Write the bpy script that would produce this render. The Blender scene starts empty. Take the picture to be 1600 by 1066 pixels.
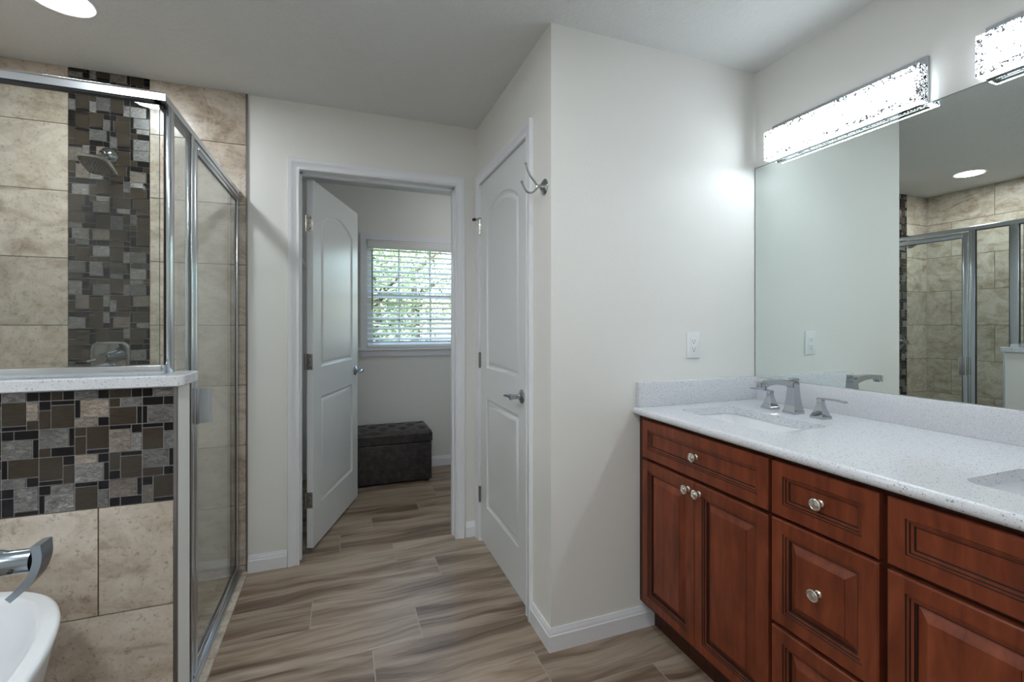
import bpy, bmesh, math, random
from mathutils import Vector, Matrix
C = bpy.context.scene
COL = C.collection
PI = math.pi

# ------------------------------------------------------------------ camera, sky, exposure
cam_d = bpy.data.cameras.new('camera')
cam_d.sensor_width = 36.0
cam_d.lens = 718.55 * 36.0 / 1600.0
cam_d.shift_y = -25.1 / 1600.0
cam_d.clip_start = 0.05
cam = bpy.data.objects.new('camera', cam_d)
COL.objects.link(cam)
cam.location = (0.0, 0.0, 1.2646)
cam.rotation_euler = (math.radians(90), 0, -0.3536)
C.camera = cam

wld = bpy.data.worlds.new('world')
C.world = wld
wld.use_nodes = True
nt = wld.node_tree
sky = nt.nodes.new('ShaderNodeTexSky')
sky.sky_type = 'NISHITA'
sky.sun_disc = False
sky.sun_elevation = math.radians(48)
sky.sun_rotation = math.radians(200)
sky.air_density = 1.2
sky.dust_density = 2.0
nt.links.new(sky.outputs[0], nt.nodes['Background'].inputs[0])
nt.nodes['Background'].inputs[1].default_value = 0.7

sun_d = bpy.data.lights.new('sun', 'SUN')
sun_d.energy = 3.2
sun_d.angle = math.radians(1.5)
sun_d.color = (1.0, 0.95, 0.86)
sun = bpy.data.objects.new('sun', sun_d)
COL.objects.link(sun)
sun.rotation_euler = (math.radians(42), 0, math.radians(-25))      # shines on the trees, from behind the house

C.view_settings.view_transform = 'Standard'
C.view_settings.look = 'None'
C.view_settings.exposure = 1.06
C.view_settings.gamma = 1.0
C.view_settings.use_curve_mapping = False
VANITY_GLOW = 22.0
CAN_GLOW = 68.0

C.cycles.max_bounces = 12
C.cycles.diffuse_bounces = 6
C.cycles.glossy_bounces = 6
C.cycles.transparent_max_bounces = 24
C.cycles.sample_clamp_indirect = 6.0

# ------------------------------------------------------------------ measures of the place (metres, camera above the origin)
H = 2.44            # ceiling
YF = 2.6696         # far wall
YW = 1.6234         # wall at the end of the vanity
XD = 0.7608         # wall with the closed door
XM = 1.8129         # mirror wall
XL = -1.4635        # left wall
XA = -0.4523        # end of the shower tile on the far wall
YP0, YP1 = 1.588, 1.703   # half wall
YB = 4.1126         # closet back wall
YR = -1.7           # rear wall
T = 0.12

# ------------------------------------------------------------------ materials
class NT:
    def __init__(s, name):
        s.m = bpy.data.materials.new(name); s.m.use_nodes = True
        s.t = s.m.node_tree; s.b = s.t.nodes['Principled BSDF']; s.out = s.t.nodes['Material Output']
    def n(s, typ, **kw):
        nd = s.t.nodes.new('ShaderNode' + typ)
        for k, v in kw.items():
            if k.startswith('i_'):
                key = k[2:].replace('_', ' ')
                key = int(key) if key.isdigit() else key
                nd.inputs[key].default_value = v
            else: setattr(nd, k, v)
        return nd
    def l(s, a, b): s.t.links.new(a, b)
    def pos(s): return s.n('TexCoord').outputs['Object']
    def attr(s, name): return s.n('Attribute', attribute_name=name).outputs['Vector']
    def ramp(s, fac, stops, interp='LINEAR'):
        r = s.n('ValToRGB'); r.color_ramp.interpolation = interp
        el = r.color_ramp.elements
        while len(el) < len(stops): el.new(0.5)
        for e, (p, c) in zip(el, stops): e.position = p; e.color = (*c, 1) if len(c) == 3 else c
        s.l(fac, r.inputs[0]); return r.outputs[0]
    def mix(s, fac, a, b, mode='MIX'):
        m = s.n('Mix', data_type='RGBA', blend_type=mode)
        if hasattr(fac, 'is_linked'): s.l(fac, m.inputs[0])
        else: m.inputs[0].default_value = fac
        for k, v in ((6, a), (7, b)):
            if hasattr(v, 'is_linked'): s.l(v, m.inputs[k])
            else: m.inputs[k].default_value = (*v, 1)
        return m.outputs[2]
    def math(s, op, a, b=0.0):
        m = s.n('Math', operation=op)
        for k, v in ((0, a), (1, b)):
            if hasattr(v, 'is_linked'): s.l(v, m.inputs[k])
            else: m.inputs[k].default_value = v
        return m.outputs[0]
    def vmath(s, op, a, b):
        m = s.n('VectorMath', operation=op)
        for k, v in ((0, a), (1, b)):
            if hasattr(v, 'is_linked'): s.l(v, m.inputs[k])
            else: m.inputs[k].default_value = v
        return m.outputs[0]
    def noise(s, vec, scale, detail=4, rough=0.5, dist=0.0):
        nd = s.n('TexNoise', i_Scale=scale, i_Detail=detail, i_Roughness=rough, i_Distortion=dist)
        s.l(vec, nd.inputs['Vector']); return nd.outputs['Fac']
    def bump(s, h, strength, dist):
        b = s.n('Bump', i_Strength=strength, i_Distance=dist); s.l(h, b.inputs['Height'])
        s.l(b.outputs[0], s.b.inputs['Normal'])
    def set(s, **kw):
        for k, v in kw.items():
            key = k.replace('_', ' ')
            inp = s.b.inputs[key]
            if hasattr(v, 'is_linked'): s.l(v, inp)
            elif isinstance(v, tuple) and len(v) == 3: inp.default_value = (*v, 1)
            else: inp.default_value = v
        return s

def plain(name, col, rough=0.5, metal=0.0, **kw):
    return NT(name).set(Base_Color=col, Roughness=rough, Metallic=metal, **kw).m

def paint(name, col, rough, scale, strength, dist=0.002):
    t = NT(name); t.set(Base_Color=col, Roughness=rough)
    t.bump(t.noise(t.pos(), scale, 3, 0.55), strength, dist); return t.m

M = {}
M['wall'] = paint('wall_paint', (0.80, 0.795, 0.765), 0.55, 140, 0.35, 0.0015)
M['ceiling'] = paint('ceiling_texture', (0.70, 0.71, 0.705), 0.8, 62, 0.85, 0.005)
M['trim'] = plain('trim_paint', (0.80, 0.81, 0.845), 0.32)
M['door'] = plain('door_paint', (0.76, 0.785, 0.79), 0.3)
M['chrome'] = plain('chrome', (0.47, 0.49, 0.515), 0.06, 1.0)
M['frame_metal'] = plain('satin_frame_metal', (0.62, 0.65, 0.68), 0.2, 1.0)
M['nickel'] = plain('satin_nickel', (0.80, 0.77, 0.70), 0.25, 1.0)
M['hinge'] = plain('hinge_nickel', (0.33, 0.31, 0.28), 0.35, 1.0)
M['dark_gasket'] = plain('dark_gasket', (0.012, 0.014, 0.02), 0.4)
M['edge_metal'] = plain('tile_edge_metal', (0.22, 0.20, 0.19), 0.4, 0.8)
M['porcelain'] = plain('porcelain', (0.86, 0.88, 0.90), 0.08)
M['acrylic_white'] = plain('tub_acrylic', (0.84, 0.86, 0.89), 0.18)
M['plastic_white'] = plain('plastic_white', (0.82, 0.83, 0.84), 0.3)
M['slot'] = plain('slot_dark', (0.03, 0.03, 0.03), 0.6)
M['rubber'] = plain('black_rubber', (0.02, 0.02, 0.02), 0.7)
M['vinyl'] = plain('window_vinyl', (0.85, 0.86, 0.87), 0.35)
M['blind'] = plain('blind_white', (0.83, 0.83, 0.82), 0.4)
M['cord'] = plain('blind_cord', (0.16, 0.16, 0.155), 0.6)
M['void'] = plain('shadow_gap', (0.01, 0.008, 0.007), 0.9)
M['grout'] = plain('tile_grout', (0.10, 0.08, 0.065), 0.9)
M['grout_mosaic'] = plain('mosaic_grout', (0.47, 0.45, 0.43), 0.9)
M['grout_floor'] = plain('floor_grout', (0.42, 0.37, 0.32), 0.9)

def glass(name, tint, refl=0.04, power=5.0):
    t = NT(name)
    tr = t.n('BsdfTransparent'); tr.inputs[0].default_value = (*tint, 1)
    gl = t.n('BsdfGlossy'); gl.inputs['Roughness'].default_value = 0.0
    lw = t.n('LayerWeight', i_Blend=0.5)
    f = t.math('ADD', t.math('MULTIPLY', t.math('POWER', lw.outputs['Facing'], power), 0.9), refl)
    mx = t.n('MixShader'); t.l(f, mx.inputs[0]); t.l(tr.outputs[0], mx.inputs[1]); t.l(gl.outputs[0], mx.inputs[2])
    t.l(mx.outputs[0], t.out.inputs[0]); return t.m
M['glass'] = glass('shower_glass', (0.93, 0.955, 0.945))
M['pane'] = glass('window_glass', (0.97, 0.985, 0.98))
M['glass_edge'] = plain('glass_green_edge', (0.05, 0.22, 0.20), 0.1)

t = NT('mirror_silver'); t.set(Base_Color=(0.80, 0.865, 0.845), Metallic=1.0, Roughness=0.0); M['mirror'] = t.m

# travertine look of the large tiles: every tile has its own piece of stone
t = NT('travertine_tile')
p = t.vmath('ADD', t.pos(), t.vmath('MULTIPLY', t.attr('tid'), (9, 9, 9)))
warp = t.noise(p, 2.2, 3, 0.5)
q = t.vmath('ADD', p, t.vmath('MULTIPLY', t.n('CombineXYZ').outputs[0], (0, 0, 0)))
n1 = t.noise(p, 7.0, 9, 0.68, 1.4)
n2 = t.noise(p, 70, 8, 0.75, 0.3)
n3 = t.noise(t.vmath('MULTIPLY', p, (1.0, 1.0, 2.2)), 2.6, 6, 0.6, 2.6)
c1 = t.ramp(n1, [(0.30, (0.25, 0.185, 0.13)), (0.43, (0.43, 0.36, 0.285)), (0.56, (0.56, 0.495, 0.42)), (0.75, (0.64, 0.59, 0.525))])
c2 = t.ramp(n3, [(0.38, (0.27, 0.20, 0.145)), (0.48, (0.54, 0.465, 0.385)), (0.62, (0.64, 0.585, 0.515))])
c = t.mix(0.38, c1, c2)
pits = t.ramp(n2, [(0.36, (0.42, 0.36, 0.31)), (0.46, (1, 1, 1))])
c = t.mix(0.6, c, pits, 'MULTIPLY')
tv = t.n('SeparateXYZ'); t.l(t.attr('tid'), tv.inputs[0])
c = t.mix(1.0, c, t.ramp(tv.outputs[0], [(0.0, (0.97, 0.96, 0.945)), (1.0, (1.14, 1.13, 1.12))]), 'MULTIPLY')
t.set(Base_Color=c, Roughness=0.22); t.bump(n2, 0.15, 0.001); M['travertine'] = t.m

def stone(name, a, b, d):
    t = NT(name)
    p = t.vmath('ADD', t.pos(), t.vmath('MULTIPLY', t.attr('tid'), (7, 7, 7)))
    n1 = t.noise(t.vmath('MULTIPLY', p, (1, 1, 2.4)), 55, 6, 0.65, 1.0)
    n2 = t.noise(p, 320, 3, 0.6)
    c = t.ramp(n1, [(0.33, a), (0.5, b), (0.66, d)])
    sp = t.n('SeparateXYZ'); t.l(t.attr('tid'), sp.inputs[0])
    c = t.mix(1.0, c, t.ramp(sp.outputs[2], [(0.0, (0.5, 0.5, 0.5)), (1.0, (1.15, 1.15, 1.15))]), 'MULTIPLY')
    c = t.mix(0.55, c, t.ramp(n2, [(0.35, (0.45, 0.44, 0.44)), (0.6, (1.1, 1.1, 1.1))]), 'MULTIPLY')
    t.set(Base_Color=c, Roughness=0.3); return t.m
M['m_stone'] = stone('mosaic_grey_stone', (0.06, 0.056, 0.053), (0.17, 0.16, 0.152), (0.33, 0.31, 0.29))
M['m_warm'] = stone('mosaic_warm_stone', (0.12, 0.088, 0.066), (0.235, 0.195, 0.157), (0.37, 0.325, 0.28))
M['m_dark'] = plain('mosaic_black_glass', (0.008, 0.006, 0.007), 0.06, Specular_IOR_Level=0.22)
t = NT('mosaic_bronze_glass')
p = t.vmath('ADD', t.pos(), t.vmath('MULTIPLY', t.attr('tid'), (7, 7, 7)))
nn = t.noise(t.vmath('MULTIPLY', p, (1, 1, 12)), 45, 3, 0.5)
t.set(Base_Color=t.ramp(nn, [(0.3, (0.030, 0.022, 0.014)), (0.7, (0.055, 0.041, 0.027))]), Roughness=0.1, Specular_IOR_Level=0.3); M['m_bronze'] = t.m

# wood look floor tile
t = NT('wood_look_plank')
tid = t.attr('tid')
p = t.vmath('ADD', t.pos(), t.vmath('MULTIPLY', tid, (13, 17, 5)))
wv = t.n('TexNoise', i_Scale=1.3, i_Detail=2.0); t.l(t.vmath('MULTIPLY', p, (1.2, 2.0, 1)), wv.inputs['Vector'])
p2 = t.vmath('ADD', p, t.vmath('MULTIPLY', t.vmath('SUBTRACT', wv.outputs['Color'], (0.5, 0.5, 0.5)), (0, 0.14, 0)))
g1 = t.noise(t.vmath('MULTIPLY', p2, (0.5, 5.0, 1)), 2.2, 6, 0.58, 0.7)
g2 = t.noise(t.vmath('MULTIPLY', p2, (0.7, 17, 1)), 2.4, 5, 0.60, 0.5)
g3 = t.noise(t.vmath('MULTIPLY', p2, (3.0, 90, 1)), 3.0, 3, 0.6)
c = t.ramp(g1, [(0.32, (0.135, 0.090, 0.062)), (0.42, (0.235, 0.170, 0.122)), (0.50, (0.345, 0.268, 0.205)), (0.62, (0.43, 0.355, 0.285))])
c = t.mix(0.7, c, t.ramp(g2, [(0.33, (0.48, 0.42, 0.38)), (0.47, (0.98, 0.97, 0.96)), (0.7, (1.14, 1.13, 1.12))]), 'MULTIPLY')
c = t.mix(0.3, c, t.ramp(g3, [(0.35, (0.7, 0.68, 0.66)), (0.6, (1.05, 1.05, 1.05))]), 'MULTIPLY')
tv = t.n('SeparateXYZ'); t.l(tid, tv.inputs[0])
c = t.mix(1.0, c, t.ramp(tv.outputs[2], [(0.0, (0.86, 0.83, 0.80)), (1.0, (1.10, 1.08, 1.06))]), 'MULTIPLY')
t.set(Base_Color=c, Roughness=0.38); t.bump(g2, 0.12, 0.001); M['plank'] = t.m

# speckled quartz
t = NT('speckled_quartz')
p = t.pos()
v1 = t.n('TexVoronoi', i_Scale=150.0); t.l(p, v1.inputs['Vector'])
v2 = t.n('TexVoronoi', i_Scale=330.0); t.l(p, v2.inputs['Vector'])
s1 = t.n('SeparateXYZ'); t.l(v1.outputs['Color'], s1.inputs[0])
s2 = t.n('SeparateXYZ'); t.l(v2.outputs['Color'], s2.inputs[0])
fleck = t.math('MULTIPLY', t.math('LESS_THAN', v1.outputs['Distance'], 0.26), t.math('GREATER_THAN', s1.outputs[0], 0.70))
fine = t.math('MULTIPLY', t.math('LESS_THAN', v2.outputs['Distance'], 0.45), t.math('GREATER_THAN', s2.outputs[0], 0.6))
c = t.mix(fine, (0.69, 0.705, 0.74), (0.55, 0.56, 0.595))
c = t.mix(fleck, c, (0.30, 0.305, 0.33))
t.set(Base_Color=c, Roughness=0.13); M['quartz'] = t.m

# cherry cabinet
def cherry(name, k):
    t = NT(name); p = t.pos()
    g = t.noise(t.vmath('MULTIPLY', p, (18, 18, 3.0)), 1.6, 5, 0.55, 0.6)
    big = t.noise(p, 7.0, 3, 0.5)
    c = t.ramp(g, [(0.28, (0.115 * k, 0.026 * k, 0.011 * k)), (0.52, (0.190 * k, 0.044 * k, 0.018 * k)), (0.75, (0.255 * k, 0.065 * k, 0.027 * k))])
    c = t.mix(0.45, c, t.ramp(big, [(0.3, (0.55, 0.5, 0.5)), (0.65, (1.12, 1.08, 1.05))]), 'MULTIPLY')
    t.set(Base_Color=c, Roughness=0.36, Specular_IOR_Level=0.32, Coat_Weight=0.08, Coat_Roughness=0.2); return t.m
M['cherry'] = cherry('cherry_wood', 1.0)
M['cherry_frame'] = cherry('cherry_frame_shade_glaze', 0.3)  # darkened cherry: deep gap shadow and dark glaze put into the colour
M['glaze'] = plain('dark_groove_glaze', (0.018, 0.006, 0.004), 0.5)

t = NT('brown_leather'); p = t.pos()
n1 = t.noise(p, 26, 5, 0.65); n2 = t.noise(p, 420, 3, 0.6)
t.set(Base_Color=t.ramp(n1, [(0.35, (0.020, 0.017, 0.018)), (0.52, (0.042, 0.035, 0.036)), (0.70, (0.072, 0.060, 0.058))]), Roughness=0.36)
t.bump(n2, 0.25, 0.001); M['leather'] = t.m

def emit(name, col, s):
    t = NT(name); e = t.n('Emission'); e.inputs[0].default_value = (*col, 1); e.inputs[1].default_value = s
    t.l(e.outputs[0], t.out.inputs[0]); return t.m
M['can_glow'] = emit('ceiling_and_fill_glow', (0.92, 0.97, 1.0), CAN_GLOW)  # shared by the shower light and the added fill cans
# seeded acrylic of the vanity lamps: bright, with dim crackle towards its rim
t = NT('crackle_acrylic_glow')
p = t.pos()
rim = t.n('SeparateXYZ'); t.l(t.attr('tid'), rim.inputs[0])
ln = t.math('ABSOLUTE', t.math('SUBTRACT', t.noise(p, 62, 2, 0.55, 1.2), 0.5))
nz = t.noise(p, 30, 3, 0.6)
wid = t.math('ADD', 0.027, t.math('MULTIPLY', rim.outputs[0], 0.032))
crk = t.math('MULTIPLY', t.math('LESS_THAN', ln, wid), t.math('GREATER_THAN', t.math('ADD', nz, t.math('MULTIPLY', rim.outputs[0], 0.15)), 0.48))
st = t.math('MULTIPLY', t.math('MULTIPLY', t.math('SUBTRACT', 1.0, t.math('MULTIPLY', crk, 0.985)), rim.outputs[1]), VANITY_GLOW)
e = t.n('Emission'); e.inputs[0].default_value = (0.85, 0.935, 1.0, 1); t.l(st, e.inputs[1])
t.l(e.outputs[0], t.out.inputs[0]); M['crackle'] = t.m

t = NT('tree_leaf'); tid = t.attr('tid'); sp = t.n('SeparateXYZ'); t.l(tid, sp.inputs[0])
cc = t.ramp(sp.outputs[0], [(0.0, (0.12, 0.17, 0.09)), (0.5, (0.27, 0.35, 0.18)), (1.0, (0.47, 0.54, 0.33))])
t.set(Base_Color=cc, Roughness=0.5)
tl = t.n('BsdfTranslucent'); t.l(cc, tl.inputs[0])
mx = t.n('MixShader'); mx.inputs[0].default_value = 0.35
t.l(t.b.outputs[0], mx.inputs[1]); t.l(tl.outputs[0], mx.inputs[2]); t.l(mx.outputs[0], t.out.inputs[0]); M['leaf'] = t.m
M['bark'] = plain('bark', (0.10, 0.075, 0.055), 0.9)
t = NT('lawn'); t.set(Base_Color=t.ramp(t.noise(t.pos(), 6, 5), [(0.3, (0.09, 0.14, 0.04)), (0.7, (0.20, 0.27, 0.09))]), Roughness=0.9); M['lawn'] = t.m

# ------------------------------------------------------------------ mesh builder
class MB:
    def __init__(s): s.v = []; s.f = []; s.m = []; s.t = []; s.sm = []; s.tid = (0.0, 0.0, 0.0)
    def add(s, vs, fs, mat=0, smooth=False):
        o = len(s.v); s.v += [tuple(x) for x in vs]
        for f in fs:
            s.f.append(tuple(i + o for i in f)); s.m.append(mat); s.t.append(s.tid); s.sm.append(smooth)
        return s
    def box(s, a, b, mat=0):
        x0, x1 = sorted((a[0], b[0])); y0, y1 = sorted((a[1], b[1])); z0, z1 = sorted((a[2], b[2]))
        vs = [(x0, y0, z0), (x1, y0, z0), (x1, y1, z0), (x0, y1, z0), (x0, y0, z1), (x1, y0, z1), (x1, y1, z1), (x0, y1, z1)]
        return s.add(vs, [(0, 3, 2, 1), (4, 5, 6, 7), (0, 1, 5, 4), (1, 2, 6, 5), (2, 3, 7, 6), (3, 0, 4, 7)], mat)
    def bbox(s, a, b, r=0.002, mat=0, seg=2):
        lo = [min(a[i], b[i]) for i in range(3)]; hi = [max(a[i], b[i]) for i in range(3)]
        r = min(r, *[(hi[i] - lo[i]) * 0.49 for i in range(3)])
        bm = bmesh.new(); bmesh.ops.create_cube(bm, size=1)
        for v in bm.verts:
            v.co = Vector([(lo[i] + hi[i]) / 2 + v.co[i] * (hi[i] - lo[i]) for i in range(3)])
        bmesh.ops.bevel(bm, geom=bm.edges[:], offset=r, segments=seg, profile=0.5, affect='EDGES')
        bm.verts.index_update()
        s.add([v.co for v in bm.verts], [[v.index for v in f.verts] for f in bm.faces], mat, True); bm.free(); return s
    def loft(s, rings, mat=0, cap0=True, cap1=True, smooth=True, closed=True):
        n = len(rings[0]); vs = [p for r in rings for p in r]; fs = []
        for k in range(len(rings) - 1):
            for i in range(n if closed else n - 1):
                j = (i + 1) % n
                fs.append((k * n + i, k * n + j, (k + 1) * n + j, (k + 1) * n + i))
        if cap0: fs.append(tuple(range(n - 1, -1, -1)))
        if cap1: fs.append(tuple((len(rings) - 1) * n + i for i in range(n)))
        return s.add(vs, fs, mat, smooth)
    def prism(s, poly, d, mat=0, smooth=False):
        d = Vector(d)
        return s.loft([[Vector(p) for p in poly], [Vector(p) + d for p in poly]], mat, smooth=smooth)
    def cyl(s, a, b, r0, r1=None, n=24, mat=0, caps=True):
        r1 = r0 if r1 is None else r1; a = Vector(a); b = Vector(b); ax = (b - a).normalized()
        u = ax.orthogonal().normalized(); w = ax.cross(u)
        rr = [[c + u * (r * math.cos(2 * PI * i / n)) + w * (r * math.sin(2 * PI * i / n)) for i in range(n)] for c, r in ((a, r0), (b, r1))]
        return s.loft(rr, mat, caps, caps)
    def lathe(s, o, ax, prof, n=28, mat=0):
        o = Vector(o); ax = Vector(ax).normalized(); u = ax.orthogonal().normalized(); w = ax.cross(u)
        rr = [[o + ax * h + (u * math.cos(2 * PI * i / n) + w * math.sin(2 * PI * i / n)) * max(r, 1e-5) for i in range(n)] for r, h in prof]
        return s.loft(rr, mat)
    def tube(s, pts, r, n=12, mat=0):
        pts = [Vector(p) for p in pts]; rs = r if isinstance(r, (list, tuple)) else [r] * len(pts)
        rr = []; u = None
        for i, p in enumerate(pts):
            d = (pts[min(i + 1, len(pts) - 1)] - pts[max(i - 1, 0)]).normalized()
            u = d.orthogonal().normalized() if u is None else (u - d * u.dot(d)).normalized()
            w = d.cross(u)
            rr.append([p + (u * math.cos(2 * PI * k / n) + w * math.sin(2 * PI * k / n)) * rs[i] for k in range(n)])
        return s.loft(rr, mat)
    def xf(s, mtx):
        s.v = [tuple(mtx @ Vector(p)) for p in s.v]; return s

def spline(pts, n=8):
    P = [Vector(p) for p in pts]; P = [P[0] * 2 - P[1]] + P + [P[-1] * 2 - P[-2]]; out = []
    for i in range(1, len(P) - 2):
        for k in range(n):
            t = k / n; a, b, c, d = P[i - 1:i + 3]
            out.append(0.5 * ((2 * b) + (c - a) * t + (2 * a - 5 * b + 4 * c - d) * t * t + (3 * b - a - 3 * c + d) * t ** 3))
    out.append(P[-2]); return out

WORLD = {}
def obj(name, mb, mats, parent=None, local=False, flat=False, recalc=True, angle=35):
    me = bpy.data.meshes.new(name)
    mats = mats if isinstance(mats, (list, tuple)) else [mats]
    vs = mb.v
    if parent is not None and not local:
        inv = WORLD[parent.name].inverted(); vs = [tuple(inv @ Vector(p)) for p in vs]
    me.from_pydata(vs, [], mb.f)
    for m in mats: me.materials.append(m)
    me.polygons.foreach_set('material_index', mb.m)
    me.polygons.foreach_set('use_smooth', [False if flat else x for x in mb.sm])
    at = me.attributes.new('tid', 'FLOAT_VECTOR', 'FACE')
    at.data.foreach_set('vector', [c for t in mb.t for c in t])
    if recalc:
        bm = bmesh.new(); bm.from_mesh(me); bmesh.ops.recalc_face_normals(bm, faces=bm.faces[:]); bm.to_mesh(me); bm.free()
    me.set_sharp_from_angle(angle=math.radians(angle))
    o = bpy.data.objects.new(name, me); COL.objects.link(o)
    if parent is not None:
        o.parent = parent; WORLD[o.name] = WORLD[parent.name]
    else: WORLD[o.name] = Matrix.Identity(4)
    return o

def tag(o, label, cat, group=None, kind=None):
    o['label'] = label; o['category'] = cat
    if group: o['group'] = group
    if kind: o['kind'] = kind
    return o
def root(name, loc, label, cat, group=None, kind=None, rotz=0.0):
    o = bpy.data.objects.new(name, None); COL.objects.link(o)
    o.location = loc; o.rotation_euler = (0, 0, rotz); o.empty_display_size = 0.1
    WORLD[o.name] = Matrix.Translation(loc) @ Matrix.Rotation(rotz, 4, 'Z')
    return tag(o, label, cat, group, kind)
def copy_tree(o, parent=None):
    c = o.copy(); COL.objects.link(c)
    if parent is not None: c.parent = parent
    for ch in list(o.children): copy_tree(ch, c)
    return c
def struct(name, mb, mats, label, cat, **kw):
    return tag(obj(name, mb, mats, **kw), label, cat, kind='structure')
R = random.Random(7)

# ================================================================== THE SETTING
# ---- floor of wood look planks
mb = MB()
mb.box((XL - 0.02, YR - 0.02, -0.05), (XM + 0.02, YB + 0.02, -0.0012), 1)
PW, PL = 0.2175, 1.2
JX = {-1: 0.111, -2: 0.696, 0: 0.305, 1: -0.127, 2: 0.472, 3: 0.272, 4: -0.011, 5: 0.179, 6: 0.496}
for k in range(-17, 11):
    y0 = 1.8645 + PW * k; y1 = y0 + PW
    y0 = max(y0, YR); y1 = min(y1, YB)
    if y1 - y0 < 0.01: continue
    j = JX.get(k, (k * 0.437) % PL)
    x = j - PL * 3
    while x < XM:
        a, b = max(x, XL), min(x + PL, XM); x += PL
        if b - a < 0.01: continue
        g = 0.0020
        mb.tid = (R.random(), R.random(), R.random())
        mb.add([(a + g, y0 + g, 0), (b - g, y0 + g, 0), (b - g, y1 - g, 0), (a + g, y1 - g, 0)], [(0, 1, 2, 3)], 0)
struct('floor', mb, [M['plank'], M['grout_floor']], 'floor of brown wood-look plank tiles', 'floor', recalc=False)

mb = MB().box((XL - T, YR - T, H), (XM + T, YB + T, H + 0.1))
struct('ceiling', mb, M['ceiling'], 'white textured ceiling', 'ceiling')

# ---- painted walls
OX0, OX1, OZ = -0.2145, 0.6296, 2.088      # opening of the open door (inside the casing)
J = 0.019                                   # jamb board
mb = MB()
mb.box((XA, YF, 0), (OX0 - J, YF + T, H)); mb.box((OX1 + J, YF, 0), (XD + T, YF + T, H)); mb.box((OX0 - J, YF, OZ + J), (OX1 + J, YF + T, H))
mb.box((XD + T, YF, 0), (XM + T, YF + T, H))
struct('wall_far', mb, M['wall'], 'cream wall with the open doorway, beside the shower', 'wall')
DY0, DY1 = 1.8655, 2.5955                   # opening of the closed door
mb = MB()
mb.box((XD, YW + T, 0), (XD + T, DY0 - J, H)); mb.box((XD, DY1 + J, 0), (XD + T, YF, H)); mb.box((XD, DY0 - J, OZ + J), (XD + T, DY1 + J, H))
struct('wall_door_side', mb, M['wall'], 'short cream wall holding the closed white door', 'wall')
struct('wall_vanity_end', MB().box((XD, YW, 0), (XM + T, YW + T, H)), M['wall'], 'bright white wall at the end of the vanity', 'wall')
struct('wall_mirror_side', MB().box((XM, YR - T, 0), (XM + T, YW, H)), M['wall'], 'white wall behind the large mirror and lamps', 'wall')
struct('wall_left', MB().box((XL - T, YR - T, 0), (XL, YP0, H)), M['wall'], 'left wall beyond the bathtub', 'wall')
struct('wall_rear', MB().box((XL, YR - T, 0), (XM, YR, H)), M['wall'], 'wall behind the viewer', 'wall')
CX0, CX1 = -0.62, 1.35
struct('wall_closet_left', MB().box((CX0 - 0.1, YF + T, 0), (CX0, YB, H)), M['wall'], 'left wall of the closet behind the open door', 'wall')
struct('wall_closet_right', MB().box((CX1, YF + T, 0), (CX1 + 0.1, YB, H)), M['wall'], 'right wall of the closet', 'wall')
WX0, WX1, WZ0, WZ1 = 0.195, 1.035, 1.065, 1.995
mb = MB()
mb.box((CX0 - 0.1, YB, 0), (WX0, YB + T, H)); mb.box((WX1, YB, 0), (CX1 + 0.1, YB + T, H))
mb.box((WX0, YB, 0), (WX1, YB + T, WZ0)); mb.box((WX0, YB, WZ1), (WX1, YB + T, H))
struct('wall_closet_back', mb, M['wall'], 'cream back wall of the closet below and around the window', 'wall')

# ---- tiles
def tile_rows(mb, axis, fixed, lo, hi, zs, joints, n, g=0.0017, th=0.008):
    """rows of tiles on a wall plane; axis 'x' runs along X at Y=fixed, 'y' along Y at X=fixed; n = side the face looks to"""
    for (z0, z1), js in zip(zs, joints):
        cuts = [lo] + [j for j in sorted(js) if lo + 0.02 < j < hi - 0.02] + [hi]
        for a, b in zip(cuts, cuts[1:]):
            mb.tid = (R.random(), R.random(), R.random())
            if axis == 'x': mb.box((a + g, fixed, z0 + g), (b - g, fixed + n * th, z1 - g), 0)
            else: mb.box((fixed, a + g, z0 + g), (fixed + n * th, b - g, z1 - g), 0)
ROWS = []
z = 0.0446
ROWS.append((0.0, z))
while z < H - 0.01:
    ROWS.append((z, min(z + 0.3048, H))); z += 0.3048
MX0, MX1 = -1.1697, -0.8631
mb = MB(); mb.box((XL - T, YF, 0), (XA, YF + T, H), 1)
tile_rows(mb, 'x', YF, XL, MX0, ROWS, [[]] * len(ROWS), -1)
tile_rows(mb, 'x', YF, MX1, XA - 0.006, ROWS, [[]] * len(ROWS), -1)
mb.box((XA - 0.006, YF, 0), (XA, YF - 0.010, H), 2)
wall_sb = struct('wall_shower_back', mb, [M['travertine'], M['grout'], M['edge_metal']], 'travertine tiled back wall of the shower with mosaic strip', 'wall')
mb = MB(); mb.box((XL - T, YP0, 0), (XL, YF, H), 1)
jo = [[2.479 - 0.6096 * k for k in range(3)] if i % 2 else [2.189 - 0.6096 * k for k in range(2)] for i in range(len(ROWS))]
tile_rows(mb, 'y', XL, YP1, YF - 0.008, ROWS, jo, 1)
struct('wall_shower_left', mb, [M['travertine'], M['grout']], 'travertine tiled left wall of the shower', 'wall')

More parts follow.
